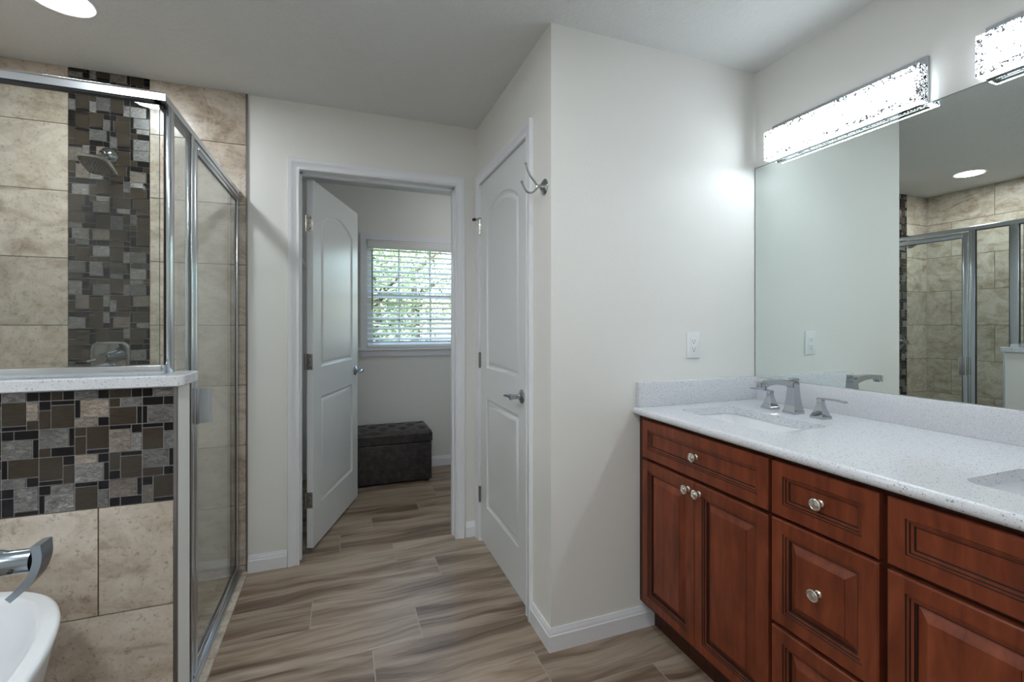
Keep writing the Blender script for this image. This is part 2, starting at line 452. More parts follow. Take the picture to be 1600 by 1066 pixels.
# mosaic of 3 inch blocks; D black glass, B bronze glass, S grey stone, W warm stone
MI = {'D': 1, 'B': 2, 'S': 3, 'W': 4}
def block1(big, a, b, c, fh, fv):      # wide tile with a slim upright, and a low row of two
    r = [(0, 0, 2.5, 2, big), (2.5, 0, 0.5, 2, a), (0, 2, 2, 1, b), (2, 2, 1, 1, c)]
    return flip(r, fh, fv)
def block2(big, a, b, c, fh, fv):      # square with a thin strip, and a side column of two
    r = [(0, 0, 2, 2.5, big), (0, 2.5, 2, 0.5, a), (2, 0, 1, 1, b), (2, 1, 1, 2, c)]
    return flip(r, fh, fv)
def flip(r, fh, fv):
    if fh: r = [(3 - x - w, y, w, h, m) for x, y, w, h, m in r]
    if fv: r = [(x, 3 - y - h, w, h, m) for x, y, w, h, m in r]
    return r
def lay(mb, blocks, x0, ztop, u, yface, zmin, zmax, xmax=1e9, th=0.007, g=0.0014):
    for x, y, w, h, m in blocks:
        a, b = x0 + x * u, x0 + (x + w) * u
        z1, z0 = ztop - y * u, ztop - (y + h) * u
        z0 = max(z0, zmin); z1 = min(z1, zmax); b = min(b, xmax)
        if z1 - z0 < 0.004 or b - a < 0.004: continue
        mb.tid = (R.random(), R.random(), R.random())
        mb.box((a + g, yface + th, z0 + g), (b - g, yface, z1 - g), MI[m])
MM = [M['grout_mosaic'], M['m_dark'], M['m_bronze'], M['m_stone'], M['m_warm']]
def rnd_block(rr):
    kind = rr.random() < 0.5
    fh, fv = rr.random() < 0.5, rr.random() < 0.5
    if kind:
        big = rr.choice('SSSBBW')
        if big == 'B': return block1('B', 'D', rr.choice('SSB'), 'D', fh, fv)
        return block1(big, 'D', rr.choice('DDSB'), rr.choice('DDB'), fh, fv)
    big = rr.choice('BBBBSW')
    if big == 'B': return block2('B', 'D', rr.choice('DDB'), rr.choice('BSSD'), fh, fv)
    return block2(big, 'D', rr.choice('DDB'), rr.choice('SBD'), fh, fv)
u = 0.0766 / 3
mb = MB(); mb.box((MX0, YF - 0.002, 0), (MX1, YF + 0.002, H), 0)
rr = random.Random(21)
for c in range(4):
    ztop = 1.556 + 0.0766 * 12
    while ztop > 0.0:
        lay(mb, rnd_block(rr), MX0 + c * 0.0766, ztop, u, YF - 0.0085, 0.0, H)
        ztop -= 0.0766
obj('mosaic_strip', mb, MM, wall_sb)

# ---- half wall beside the tub
mb = MB(); mb.box((XL, YP0 + 0.009, 0), (XA + 0.003, YP1, 1.089), 0)
wall_half = struct('wall_half', mb, M['wall'], 'half wall between tub and shower, tiled with a mosaic band and stone cap', 'wall')
mb = MB(); mb.box((XL, YP0 + 0.005, 0), (XA - 0.006, YP0 + 0.0095, 0.7585), 1)
tile_rows(mb, 'x', YP0 + 0.008, XL, -0.4575, [(0, 0.1548), (0.1548, 0.4596), (0.4596, 0.7585)], [[-0.6327 - 0.6096], [-0.94], [-0.6327, -0.6327 - 0.6096]], -1)
obj('tile_facing', mb, [M['travertine'], M['grout']], wall_half)
u = 0.0757 / 3
P_ = lambda w: w
colA = [flip([(0, 0, 2, 1, 'S'), (2, 0, 1, 1, 'D')], 0, 0), block2('B', 'D', 'W', 'B', 0, 0), block1('S', 'D', 'D', 'D', 0, 1), block1('B', 'D', 'S', 'D', 1, 0), block2('S', 'D', 'D', 'D', 1, 0)]
colA[1] = [(0, 0, 2, 2.5, 'B'), (0, 2.5, 2, 0.5, 'D'), (2, 0, 1, 2, 'W'), (2, 2, 1, 1, 'B')]
colA[2] = [(0, 0, 1, 1, 'D'), (1, 0, 2, 1, 'D'), (0, 1, 2.5, 2, 'S'), (2.5, 1, 0.5, 2, 'D')]
colA[3] = [(0, 0, 0.5, 2, 'D'), (0.5, 0, 2.5, 2, 'B'), (0, 2, 2, 1, 'S'), (2, 2, 1, 1, 'D')]
colA[4] = [(0, 0, 1, 1, 'D'), (0, 1, 1, 2, 'D'), (1, 0, 2, 2.5, 'S'), (1, 2.5, 2, 0.5, 'D')]
colB = [[(0, 0, 1, 1, 'D'), (1, 0, 1, 1, 'B'), (2, 0, 1, 1, 'D')],
        [(0, 0, 1, 1, 'D'), (0, 1, 1, 2, 'B'), (1, 0, 2, 0.5, 'D'), (1, 0.5, 2, 2.5, 'B')],
        [(0, 0, 2.5, 2, 'S'), (2.5, 0, 0.5, 2, 'D'), (0, 2, 1, 1, 'B'), (1, 2, 2, 1, 'D')],
        [(0, 0, 2, 2.5, 'B'), (0, 2.5, 2, 0.5, 'D'), (2, 0, 1, 1, 'D'), (2, 1, 1, 2, 'B')],
        [(0, 0, 1, 1, 'D'), (1, 0, 2, 1, 'S'), (0, 1, 0.5, 2, 'D'), (0.5, 1, 2.5, 2, 'S')]]
colC = [[(0, 0, 2, 1, 'S'), (2, 0, 1, 1, 'D')],
        [(0, 0, 0.5, 2, 'D'), (0.5, 0, 2.5, 2, 'W'), (0, 2, 2, 1, 'W'), (2, 2, 1, 1, 'D')],
        [(0, 0, 1, 1, 'B'), (0, 1, 1, 2, 'B'), (1, 0, 2, 2.5, 'B'), (1, 2.5, 2, 0.5, 'D')],
        [(0, 0, 2, 1, 'W'), (2, 0, 1, 1, 'D'), (0, 1, 2.5, 2, 'S'), (2.5, 1, 0.5, 2, 'D')],
        [(0, 0, 2, 0.5, 'D'), (0, 0.5, 2, 2.5, 'B'), (2, 0, 1, 1, 'D'), (2, 1, 1, 2, 'S')]]
colD = [[(0, 0, 2, 1, 'B'), (2, 0, 1, 1, 'D')],
        [(0, 0, 1, 1, 'B'), (1, 0, 2, 1, 'S'), (0, 1, 2.5, 2, 'B'), (2.5, 1, 0.5, 2, 'D')],
        [(0, 0, 2, 0.5, 'D'), (0, 0.5, 2, 2.5, 'W'), (2, 0, 1, 1, 'D'), (2, 1, 1, 2, 'S')],
        [(0, 0, 1, 2, 'B'), (0, 2, 1, 1, 'D'), (1, 0, 2, 0.5, 'D'), (1, 0.5, 2, 2.5, 'B')],
        [(0, 0, 2.5, 2, 'W'), (2.5, 0, 0.5, 2, 'D'), (0, 2, 1, 1, 'D'), (1, 2, 2, 1, 'D')]]
colE = [[(0, 0, 1, 1, 'D'), (1, 0, 2, 1, 'S')],
        [(0, 0, 2, 1, 'D'), (2, 0, 1, 1, 'D'), (0, 1, 0.5, 2, 'D'), (0.5, 1, 2.5, 2, 'S')],
        [(0, 0, 2, 0.5, 'D'), (0, 0.5, 2, 2.5, 'B'), (2, 0, 1, 1, 'D'), (2, 1, 1, 2, 'S')],
        [(0, 0, 2.5, 2, 'S'), (2.5, 0, 0.5, 2, 'D'), (0, 2, 2, 1, 'B'), (2, 2, 1, 1, 'D')],
        [(0, 0, 1, 1, 'D'), (0, 1, 1, 2, 'W'), (1, 0, 2, 2.5, 'B'), (1, 2.5, 2, 0.5, 'D')]]
mb = MB(); mb.box((XL, YP0 + 0.003, 0.7585), (XA - 0.006, YP0 + 0.0095, 1.089), 0)
MZT = 1.0855
for c in range(11, -3, -1):
    x0 = -0.4573 - 0.0757 * (12 - c)
    k = c - 7
    cols = [colA, colB, colC, colD, colE]
    blocks = cols[k] if k >= 0 else [[(0, 0, 2, 1, 'S'), (2, 0, 1, 1, 'D')]] + [rnd_block(rr) for _ in range(4)]
    lay(mb, blocks[0], x0, MZT, u, YP0, 0.7585, 1.089)
    zt = MZT - u
    for b in blocks[1:]:
        lay(mb, b, x0, zt, u, YP0, 0.7585, 1.089); zt -= 3 * u
obj('mosaic_band', mb, MM, wall_half)
obj('edge_strip', MB().box((XA - 0.006, YP0 - 0.001, 0), (XA + 0.0025, YP0 + 0.012, 1.089)), M['edge_metal'], wall_half)
# cap with rounded free corners
def rrect(x0, x1, y0, y1, r, z, corners=(1, 1, 1, 1), n=6):
    out = []
    for (cx, cy, a0, on) in ((x1, y0, -PI / 2, corners[0]), (x1, y1, 0, corners[1]), (x0, y1, PI / 2, corners[2]), (x0, y0, PI, corners[3])):
        q = r if on else 1e-4
        ox = cx - q if cx == x1 else cx + q; oy = cy - q if cy == y0 else cy - q
        oy = cy + q if cy == y0 else cy - q
        for i in range(n + 1):
            a = a0 + PI / 2 * i / n; out.append(Vector((ox + q * math.cos(a), oy + q * math.sin(a), z)))
    return out
cr = (1, 1, 0, 0)
mb = MB().loft([rrect(XL, -0.430, 1.567, 1.724, 0.018, 1.089, cr), rrect(XL, -0.428, 1.565, 1.726, 0.02, 1.091, cr), rrect(XL, -0.428, 1.565, 1.726, 0.02, 1.117, cr), rrect(XL, -0.430, 1.567, 1.724, 0.018, 1.1195, cr)])
obj('stone_cap', mb, M['quartz'], wall_half)
# low curb of the shower and its floor
mb = MB(); mb.tid = (.3, .6, .2)
yy = YP1
while yy < YF - 0.01:
    mb.tid = (R.random(), R.random(), R.random()); y2 = min(yy + 0.155, YF - 0.008)
    mb.bbox((-0.57, yy + 0.001, -0.02), (-0.4495, y2 - 0.001, 0.012), 0.002); yy = y2
struct('trim_3', mb, M['travertine'], 'flat travertine curb under the shower door', 'curb')
struct('floor_shower', MB().box((XL, YP1, -0.02), (-0.571, YF - 0.008, 0.004)), M['travertine'], 'travertine floor inside the shower', 'floor')

# ---- baseboards (profile swept along a wall)
def base_prof(h=0.0865, d=0.0135):
    return [(0, 0), (d, 0), (d, h - 0.026), (d - 0.003, h - 0.022), (d - 0.003, h - 0.016), (d - 0.007, h - 0.009), (d - 0.009, h), (0, h)]
def baseboard(name, a, b, n, label, miter=(0, 0)):
    """a, b: 2D ends on the wall line; n: 2D normal into the room; miter: how far the front runs past each end (+1 outward)"""
    a, b, n = Vector(a), Vector(b), Vector(n); d = (b - a).normalized(); mb = MB()
    ra, rb = [], []
    for (o, z) in base_prof():
        pa = a + n * o - d * (o * miter[0]); pb = b + n * o + d * (o * miter[1])
        ra.append(Vector((pa.x, pa.y, z))); rb.append(Vector((pb.x, pb.y, z)))
    mb.loft([ra, rb], smooth=False)
    return struct(name, mb, M['trim'], label, 'baseboard')
baseboard('baseboard_far', (XA + 0.001, YF), (-0.2705, YF), (0, -1), 'white baseboard between shower tile and open doorway')
baseboard('baseboard_far_corner', (0.687, YF), (XD, YF), (0, -1), 'short white baseboard in the corner between the two doors')
baseboard('baseboard_door_side', (XD, DY0 - 0.0605), (XD, YW), (-1, 0), 'white baseboard right of the closed door', (0, 1))
baseboard('baseboard_vanity_end', (XD, YW), (1.2355, YW), (0, -1), 'white baseboard under the bright wall beside the vanity', (1, 0))
baseboard('baseboard_closet_back', (CX0, YB), (CX1, YB), (0, -1), 'white baseboard on the closet back wall behind the ottoman')
baseboard('baseboard_closet_left', (CX0, YF + T), (CX0, YB), (1, 0), 'white baseboard on the closet left wall')

# ---- casings and jambs
CW = 0.0565
CP = [(0.0, 0.0), (0.0, 0.008), (0.003, 0.0105), (0.010, 0.0105), (0.013, 0.0085), (0.034, 0.0125), (0.040, 0.016), (CW - 0.002, 0.0165), (CW, 0.0145), (CW, 0.0)]
def casing(mb, P0, U, N, w0, w1, top, z0=0.0):
    """P0: point on the wall line (w=0); U: along; N: out of wall. inner edges w0<w1, inner top"""
    P0, U, N = Vector(P0), Vector(U), Vector(N); Z = Vector((0, 0, 1))
    st = []
    for (w, z, dw, dz) in ((w0, z0, -1, 0), (w0, top, -1, 1), (w1, top, 1, 1), (w1, z0, 1, 0)):
        st.append([P0 + U * (w + dw * o) + Z * (z + dz * o) + N * h for o, h in CP])
    mb.loft(st, smooth=False); return mb
mb = casing(MB(), (0, YF, 0), (1, 0, 0), (0, -1, 0), OX0 + 0.003, OX1 - 0.003, OZ - 0.003)
mb.box((OX0 - J, YF - 0.001, 0), (OX0, YF + T + 0.001, OZ + J)); mb.box((OX1, YF - 0.001, 0), (OX1 + J, YF + T + 0.001, OZ + J)); mb.box((OX0, YF - 0.001, OZ), (OX1, YF + T + 0.001, OZ + J))
mb.box((OX0, YF + 0.045, 0), (OX0 + 0.010, YF + 0.080, OZ)); mb.box((OX1 - 0.010, YF + 0.045, 0), (OX1, YF + 0.080, OZ)); mb.box((OX0, YF + 0.045, OZ - 0.010), (OX1, YF + 0.080, OZ))
casing(mb, (0, YF + T, 0), (1, 0, 0), (0, 1, 0), OX0 - 0.005, OX1 + 0.005, OZ + 0.005)
struct('trim_1', mb, M['trim'], 'white casing and jamb around the open doorway to the closet', 'door frame')
mb = casing(MB(), (XD, 0, 0), (0, 1, 0), (-1, 0, 0), DY0 - 0.002, DY1 + 0.002, OZ + 0.001)
mb.box((XD - 0.001, DY0 - J, 0), (XD + T, DY0, OZ + J)); mb.box((XD - 0.001, DY1, 0), (XD + T, DY1 + J, OZ + J)); mb.box((XD - 0.001, DY0, OZ), (XD + T, DY1, OZ + J))
mb.box((XD + 0.045, DY0, 0), (XD + 0.075, DY0 + 0.010, OZ)); mb.box((XD + 0.045, DY1 - 0.010, 0), (XD + 0.075, DY1, OZ)); mb.box((XD + 0.045, DY0, OZ - 0.010), (XD + 0.075, DY1, OZ))
struct('trim_2', mb, M['trim'], 'white casing and jamb around the closed door', 'door frame')

# ---- doors: two panel moulded leaves with an arched upper panel
def fill_with_holes(mb, outer, holes, to3d, mat=0):
    bm = bmesh.new(); es = []
    for loop in [outer] + holes:
        vs = [bm.verts.new((p[0], p[1], 0)) for p in loop]
        for i in range(len(vs)): es.append(bm.edges.new((vs[i], vs[(i + 1) % len(vs)])))
    bmesh.ops.triangle_fill(bm, use_beauty=True, use_dissolve=False, edges=es)
    bm.verts.index_update()
    mb.add([to3d(v.co.x, v.co.y) for v in bm.verts], [[v.index for v in f.verts] for f in bm.faces], mat); bm.free()
def inset_loop(pts, d):
    n = len(pts); out = []
    for i in range(n):
        a, b, c = Vector(pts[i - 1]), Vector(pts[i]), Vector(pts[(i + 1) % n])
        e1 = (b - a).normalized(); e2 = (c - b).normalized()
        n1 = Vector((-e1.y, e1.x)); n2 = Vector((-e2.y, e2.x)); m = (n1 + n2).normalized()
        out.append(tuple(b + m * (d / max(0.3, m.dot(n1)))))
    return out
def leaf(w, h, th=0.035, z0=0.0):
    """local: X across from hinge side, Y thickness 0..th, Z up"""
    mb = MB(); s = 0.112
    x0, x1 = s, w - s
    low = [(x0, 0.235), (x1, 0.235), (x1, 0.848), (x0, 0.848)]
    up = [(x0, 1.022), (x1, 1.022)]
    zs, rise, cx, hw = 1.868, 0.078, w / 2, (x1 - x0) / 2
    rad = (hw * hw + rise * rise) / (2 * rise); a = math.asin(hw / rad)
    for i in range(17):
        q = a - 2 * a * i / 16
        up.append((cx + rad * math.sin(q), zs + rise - rad + rad * math.cos(q)))
    for side in (0, 1):
        f = (lambda d: (lambda x, z: (x, -d if False else (0 - d if side == 0 else th + d), z)))
        yy = lambda d: (d if side == 0 else th - d)
        fill_with_holes(mb, [(0, z0), (w, z0), (w, h), (0, h)], [low, up], lambda x, z: (x, yy(0.0), z))
        for loop in (low, up):
            rings = []
            for d, dep in ((0, 0), (0.004, 0.0060), (0.013, 0.0100), (0.020, 0.0100), (0.024, 0.0065), (0.040, 0.0025), (0.042, 0.0025)):
                rings.append([Vector((x, yy(dep), z)) for x, z in inset_loop(loop, d)])
            mb.loft(rings, cap0=False, cap1=True, smooth=False)
    for a_, b_ in (((0, z0), (w, z0)), ((w, z0), (w, h)), ((w, h), (0, h)), ((0, h), (0, z0))):
        mb.add([(a_[0], 0, a_[1]), (b_[0], 0, b_[1]), (b_[0], th, b_[1]), (a_[0], th, a_[1])], [(0, 1, 2, 3)])
    return mb
def lever_set(par, x, z, y, ny, toward, local=True):
    """chrome lever: rose on face y looking ny, handle pointing toward (+1/-1) along local X"""
    mb = MB(); mb.lathe((x, y, z), (0, ny, 0), [(0.001, 0), (0.031, 0), (0.032, 0.005), (0.026, 0.011), (0.015, 0.014), (0.0115, 0.018), (0.0115, 0.05), (0.014, 0.052), (0.014, 0.060), (0.001, 0.062)])
    h = obj('door_handle', mb, M['chrome'], par, local=local)
    pts = spline([(x - 0.012 * toward, y + ny * 0.056, z), (x + 0.02 * toward, y + ny * 0.058, z + 0.002), (x + 0.058 * toward, y + ny * 0.060, z + 0.001), (x + 0.090 * toward, y + ny * 0.056, z - 0.005)], 5)
    m2 = MB(); rings = []
    for i, p in enumerate(pts):
        k = i / (len(pts) - 1); rw, rh = 0.006 - 0.001 * k, 0.010 - 0.003 * k
        rings.append([Vector((p.x, p.y + rw * math.cos(2 * PI * q / 12), p.z + rh * math.sin(2 * PI * q / 12))) for q in range(12)])
    m2.loft(rings); obj('lever', m2, M['chrome'], h, local=local)
    return h

# open leaf: hinge corner at the left jamb, swung into the closet
ang = math.atan2(0.741, 0.258)
HX, HY = -0.186, 2.8185
d1 = root('door_1', (HX, HY, 0.0), 'white two-panel door standing open into the closet', 'door', kind='structure', rotz=ang)
LW = 0.785
# local +X along the leaf, local -Y is the face towards the room (right of the travel direction)
mbl = leaf(LW, 2.078, z0=0.012); mbl.v = [(x, y - 0.035, z) for x, y, z in mbl.v]
obj('door_leaf', mbl, M['door'], d1, local=True)
lever_set(d1, LW - 0.062, 0.937, -0.035, -1, -1)
lever_set(d1, LW - 0.062, 0.937, 0.0, 1, -1)
for hz in (0.280, 1.057, 1.835):
    mb = MB(); pl = [Vector((-0.0015, -0.0345 + 0.0305 * (0.5 + 0.5 * sx) , 0)) for sx in (-1, 1)]
    mb.bbox((-0.002, -0.032, hz - 0.0445), (0.001, 0.0, hz + 0.0445), 0.0009)
    mb.cyl((-0.004, 0.006, hz - 0.0445), (-0.004, 0.006, hz + 0.0445), 0.0062, n=14)
    for dz in (-0.03, 0.0, 0.03): mb.cyl((-0.0021, -0.020 + (0.006 if dz == 0 else 0), hz + dz), (-0.0032, -0.020 + (0.006 if dz == 0 else 0), hz + dz), 0.0035, n=10, mat=1)
    obj('hinge', mb, [M['nickel'] if hz > 1.5 else M['hinge'], M['slot']], d1, local=True)
# closed leaf in the side wall
d2 = root('door_2', (XD + 0.002, DY1 - 0.003, 0.0), 'closed white two-panel door with arched upper panel', 'door', kind='structure', rotz=-PI / 2)
LW2 = DY1 - DY0 - 0.006
mbl = leaf(LW2, 2.083, z0=0.018); mbl.v = [(x, y, z) for x, y, z in mbl.v]
# local +X runs towards the viewer (-Y), local -Y faces the room (-X)
obj('door_leaf', mbl, M['door'], d2, local=True)
lever_set(d2, LW2 - 0.062, 0.942, 0.0, -1, -1)
for hz in (0.275, 1.060, 1.840):
    mb = MB(); mb.cyl((-0.002, -0.007, hz - 0.045), (-0.002, -0.007, hz + 0.045), 0.0068, n=14)
    mb.bbox((-0.020, -0.0055, hz - 0.0445), (0.016 if hz > 1.5 else 0.004, -0.0005, hz + 0.0445), 0.0009)
    hg = obj('hinge', mb, M['nickel'] if hz > 1.5 else M['hinge'], d2, local=True)
    if hz > 1.5:
        m2 = MB(); m2.cyl((-0.002, -0.007, hz + 0.046), (-0.030, -0.030, hz + 0.047), 0.003, n=10, mat=0)
        m2.cyl((-0.026, -0.027, hz + 0.047), (-0.038, -0.038, hz + 0.046), 0.0085, n=14, mat=1)
        m2.cyl((-0.002, -0.007, hz + 0.044), (-0.002, -0.007, hz + 0.052), 0.009, n=14, mat=0)
        obj('hinge_pin_stop', m2, [M['hinge'], M['rubber']], hg, local=True)

# ---- closet window
w1 = root('window_1', ((WX0 + WX1) / 2, YB + 0.06, WZ0), 'double-hung closet window with white grid', 'window', kind='structure')
mb = MB(); f = 0.028
mb.box((WX0, YB + 0.045, WZ0), (WX0 + f, YB + 0.115, WZ1)); mb.box((WX1 - f, YB + 0.045, WZ0), (WX1, YB + 0.115, WZ1))
mb.box((WX0 + f, YB + 0.045, WZ0), (WX1 - f, YB + 0.115, WZ0 + f)); mb.box((WX0 + f, YB + 0.045, WZ1 - f), (WX1 - f, YB + 0.115, WZ1))
obj('window_frame', mb, M['vinyl'], w1)
for nm, z0, z1, yo in (('lower_sash', WZ0 + f, 1.535, 0.055), ('upper_sash', 1.500, WZ1 - f, 0.085)):
    mb = MB(); s = 0.030; a, b = WX0 + f, WX1 - f; y0, y1 = YB + yo, YB + yo + 0.026
    mb.box((a, y0, z0), (a + s, y1, z1)); mb.box((b - s, y0, z0), (b, y1, z1)); mb.box((a + s, y0, z0), (b - s, y1, z0 + s)); mb.box((a + s, y0, z1 - s), (b - s, y1, z1))
    for x in (0.474, 0.752): mb.box((x - 0.008, y0 + 0.008, z0 + s), (x + 0.008, y1 - 0.004, z1 - s))
    zm = (z0 + z1) / 2; mb.box((a + s, y0 + 0.008, zm - 0.008), (b - s, y1 - 0.004, zm + 0.008))
    so = obj(nm, mb, M['vinyl'], w1)
    obj('pane', MB().box((a + s, y0 + 0.012, z0 + s), (b - s, y0 + 0.016, z1 - s)), M['pane'], so)
mb = MB(); cw = 0.052
mb.box((WX0 - cw, YB - 0.016, WZ0), (WX0, YB, WZ1 + cw)); mb.box((WX1, YB - 0.016, WZ0), (WX1 + cw, YB, WZ1 + cw)); mb.box((WX0, YB - 0.016, WZ1), (WX1, YB, WZ1 + cw))
mb.box((WX0, YB, WZ0), (WX0 + 0.004, YB + 0.045, WZ1)); mb.box((WX1 - 0.004, YB, WZ0), (WX1, YB + 0.045, WZ1)); mb.box((WX0, YB, WZ1 - 0.004), (WX1, YB + 0.045, WZ1))
obj('window_casing', mb, M['trim'], w1)
mb = MB(); mb.bbox((WX0 - 0.07, YB - 0.035, WZ0 - 0.022), (WX1 + 0.07, YB + 0.045, WZ0), 0.004); mb.bbox((WX0 - 0.055, YB - 0.016, WZ0 - 0.075), (WX1 + 0.055, YB, WZ0 - 0.022), 0.003)
obj('window_sill', mb, M['trim'], w1)

bl = root('window_blind', ((WX0 + WX1) / 2, YB + 0.01, WZ1), 'white horizontal slat blind hanging open in the closet window', 'window blind')
mb = MB(); mb.bbox((WX0 + 0.006, YB - 0.026, WZ1 - 0.072), (WX1 - 0.006, YB - 0.016, WZ1 - 0.004), 0.003); mb.bbox((WX0 + 0.006, YB - 0.030, WZ1 - 0.020), (WX1 - 0.006, YB - 0.016, WZ1 - 0.008), 0.003); mb.box((WX0 + 0.008, YB - 0.016, WZ1 - 0.05), (WX1 - 0.008, YB + 0.035, WZ1 - 0.006))
obj('valance', mb, M['blind'], bl)
mb = MB(); zz = WZ1 - 0.085; k = 0
SL0, SL1 = WZ0 + 0.035, WZ1 - 0.085
ns = 19
for k in range(ns):
    zz = SL1 - (SL1 - SL0) * k / (ns - 1); tilt = math.radians(22); hw = 0.025
    c = Vector((0, YB + 0.012, zz)); dy, dz = hw * math.cos(tilt), hw * math.sin(tilt)
    prof = [(-dy, -dz), (0, 0.003), (dy, dz), (dy, dz - 0.0025), (0, 0.0005), (-dy, -dz - 0.0025)]
    mb.loft([[Vector((x, c.y + a, zz + b)) for a, b in prof] for x in (WX0 + 0.010, WX1 - 0.010)], smooth=False)
obj('slats', mb, M['blind'], bl)
obj('bottom_rail', MB().bbox((WX0 + 0.010, YB - 0.012, WZ0 + 0.003), (WX1 - 0.010, YB + 0.036, WZ0 + 0.022), 0.003), M['blind'], bl)
mb = MB()
for x in (WX0 + 0.10, WX1 - 0.10, (WX0 + WX1) / 2):
    for dy in (-0.0135, 0.0375): mb.cyl((x, YB + dy, WZ0 + 0.02), (x, YB + dy, WZ1 - 0.05), 0.0008, n=6)
obj('ladder_cord', mb, M['blind'], bl)
obj('tilt_wand', MB().cyl((WX0 + 0.045, YB - 0.022, 1.395), (WX0 + 0.045, YB - 0.022, 1.90), 0.0048, n=10), M['cord'], bl)

# ================================================================== OUTSIDE
struct('ground', MB().box((-16, YB + T + 0.3, -0.40), (18, 40, -0.35)), M['lawn'], 'green lawn outside the closet window', 'ground')
def tree(name, x, y, h, r, n, label, seed):
    rr = random.Random(seed)
    t_ = root(name, (x, y, -0.35), label, 'tree', group='trees outside the window')
    mb = MB(); mb.tube(spline([(x, y, -0.35), (x + 0.06, y, h * 0.3), (x - 0.03, y + 0.06, h * 0.62)], 5), [0.16 - 0.01 * i for i in range(11)], 10)
    for k in range(7):
        a = rr.random() * 6.28; z = h * (0.25 + 0.4 * rr.random())
        mb.tube([(x, y, z), (x + math.cos(a) * r * 0.4, y + math.sin(a) * r * 0.4, z + 0.4), (x + math.cos(a) * r * 0.7, y + math.sin(a) * r * 0.7, z + 0.6)], [0.06, 0.04, 0.015], 7)
    obj('trunk', mb, M['bark'], t_)
    mb = MB()
    zc, hh = h * 0.56, h * 0.47
    cl = []
    while len(cl) < 30:
        q = Vector((rr.uniform(-1, 1), rr.uniform(-1, 1), rr.uniform(-1, 1)))
        if q.length < 0.85: cl.append(q)
    while n > 0:
        q = rr.choice(cl) + Vector((rr.gauss(0, .17), rr.gauss(0, .17), rr.gauss(0, .17)))
        if q.length > 0.97: continue
        n -= 1
        p = Vector((x + q.x * r, y + q.y * r, zc + q.z * hh))
        a = Vector((rr.uniform(-1, 1), rr.uniform(-1, 1), rr.uniform(-.6, .6))).normalized(); b = a.orthogonal().normalized()
        q = 0.035 + 0.035 * rr.random(); mb.tid = (rr.random(), 0, 0)
        mb.add([p - a * q, p + b * q * 0.5, p + a * q, p - b * q * 0.5], [(0, 1, 2, 3)])
    obj('crown', mb, M['leaf'], t_, recalc=False)
tree('leafy_tree', 0.55, 9.0, 3.7, 1.2, 3600, 'leafy green tree nearest the closet window', 1)
tree('leafy_tree', 3.05, 9.6, 3.5, 1.2, 3600, 'green tree outside, right of the nearest one', 2)
tree('leafy_tree', -1.6, 12.0, 5.0, 1.3, 3600, 'green tree outside, left of the nearest one', 3)
tree('leafy_tree', 1.75, 12.2, 4.6, 1.25, 4200, 'green tree standing behind the two nearest ones', 4)
tree('leafy_tree', 4.9, 12.6, 5.2, 1.3, 3600, 'tree standing farthest to the right outside', 5)

# ================================================================== VANITY
XC = 1.1503         # door fronts
XFr = 1.1703        # face frame
YV0 = 0.066         # near end of the vanity
def panel_front(mb, y1, y0, z0, z1, raised, stile=0.036, th=0.0195):
    """a door or drawer front in the plane X=XC looking to -X; y1>y0"""
    def ring(i, d): return [Vector((XC + d, y1 - i, z0 + i)), Vector((XC + d, y0 + i, z0 + i)), Vector((XC + d, y0 + i, z1 - i)), Vector((XC + d, y1 - i, z1 - i))]
    prof = [(0.0, th, 0), (0.0, 0.003, 0), (0.003, 0.0, 0), (stile, 0.0, 0), (stile + 0.0015, 0.003, 1), (stile + 0.006, 0.003, 0), (stile + 0.0075, 0.0065, 1), (stile + 0.013, 0.0075, 0), (stile + 0.0145, 0.0105, 1), (stile + 0.0160, 0.0105, 1), (stile + 0.0162, 0.0105, 0)]
    if raised: prof += [(stile + 0.0175, 0.0145, 1), (stile + 0.0185, 0.0145, 0), (stile + 0.040, 0.0025, 0), (stile + 0.0405, 0.0005, 0)]
    rings = [ring(i, d) for i, d, m in prof]
    for k in range(len(rings) - 1):
        mb.loft([rings[k], rings[k + 1]], prof[k + 1][2], cap0=(k == 0), cap1=(k == len(rings) - 2), smooth=False)
def knob(par, y, z, x=XC):
    mb = MB().lathe((x, y, z), (-1, 0, 0), [(0.001, -0.001), (0.0095, -0.001), (0.0095, 0.003), (0.0062, 0.006), (0.0050, 0.012), (0.0062, 0.017), (0.0150, 0.0195), (0.0163, 0.022), (0.0155, 0.0245), (0.0125, 0.0262), (0.0118, 0.0255), (0.0085, 0.0262), (0.0078, 0.0272), (0.0035, 0.0285), (0.001, 0.0287)], 28)
    return obj('knob', mb, M['nickel'], par)
def cab_box(par, y1, y0, left_filler=0.0):
    mb = MB(); z0 = 0.115
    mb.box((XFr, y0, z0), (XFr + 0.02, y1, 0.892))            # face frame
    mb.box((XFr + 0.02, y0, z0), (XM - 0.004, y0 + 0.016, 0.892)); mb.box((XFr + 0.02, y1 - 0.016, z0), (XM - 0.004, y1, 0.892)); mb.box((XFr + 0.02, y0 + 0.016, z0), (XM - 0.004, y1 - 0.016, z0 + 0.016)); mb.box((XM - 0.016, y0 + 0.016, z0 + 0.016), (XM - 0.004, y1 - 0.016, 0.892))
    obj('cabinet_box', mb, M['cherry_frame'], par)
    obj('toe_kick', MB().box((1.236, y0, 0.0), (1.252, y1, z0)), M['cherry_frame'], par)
ZD0, ZD1 = 0.137, 0.7150      # doors
ZF0, ZF1 = 0.7275, 0.8790     # upper fronts
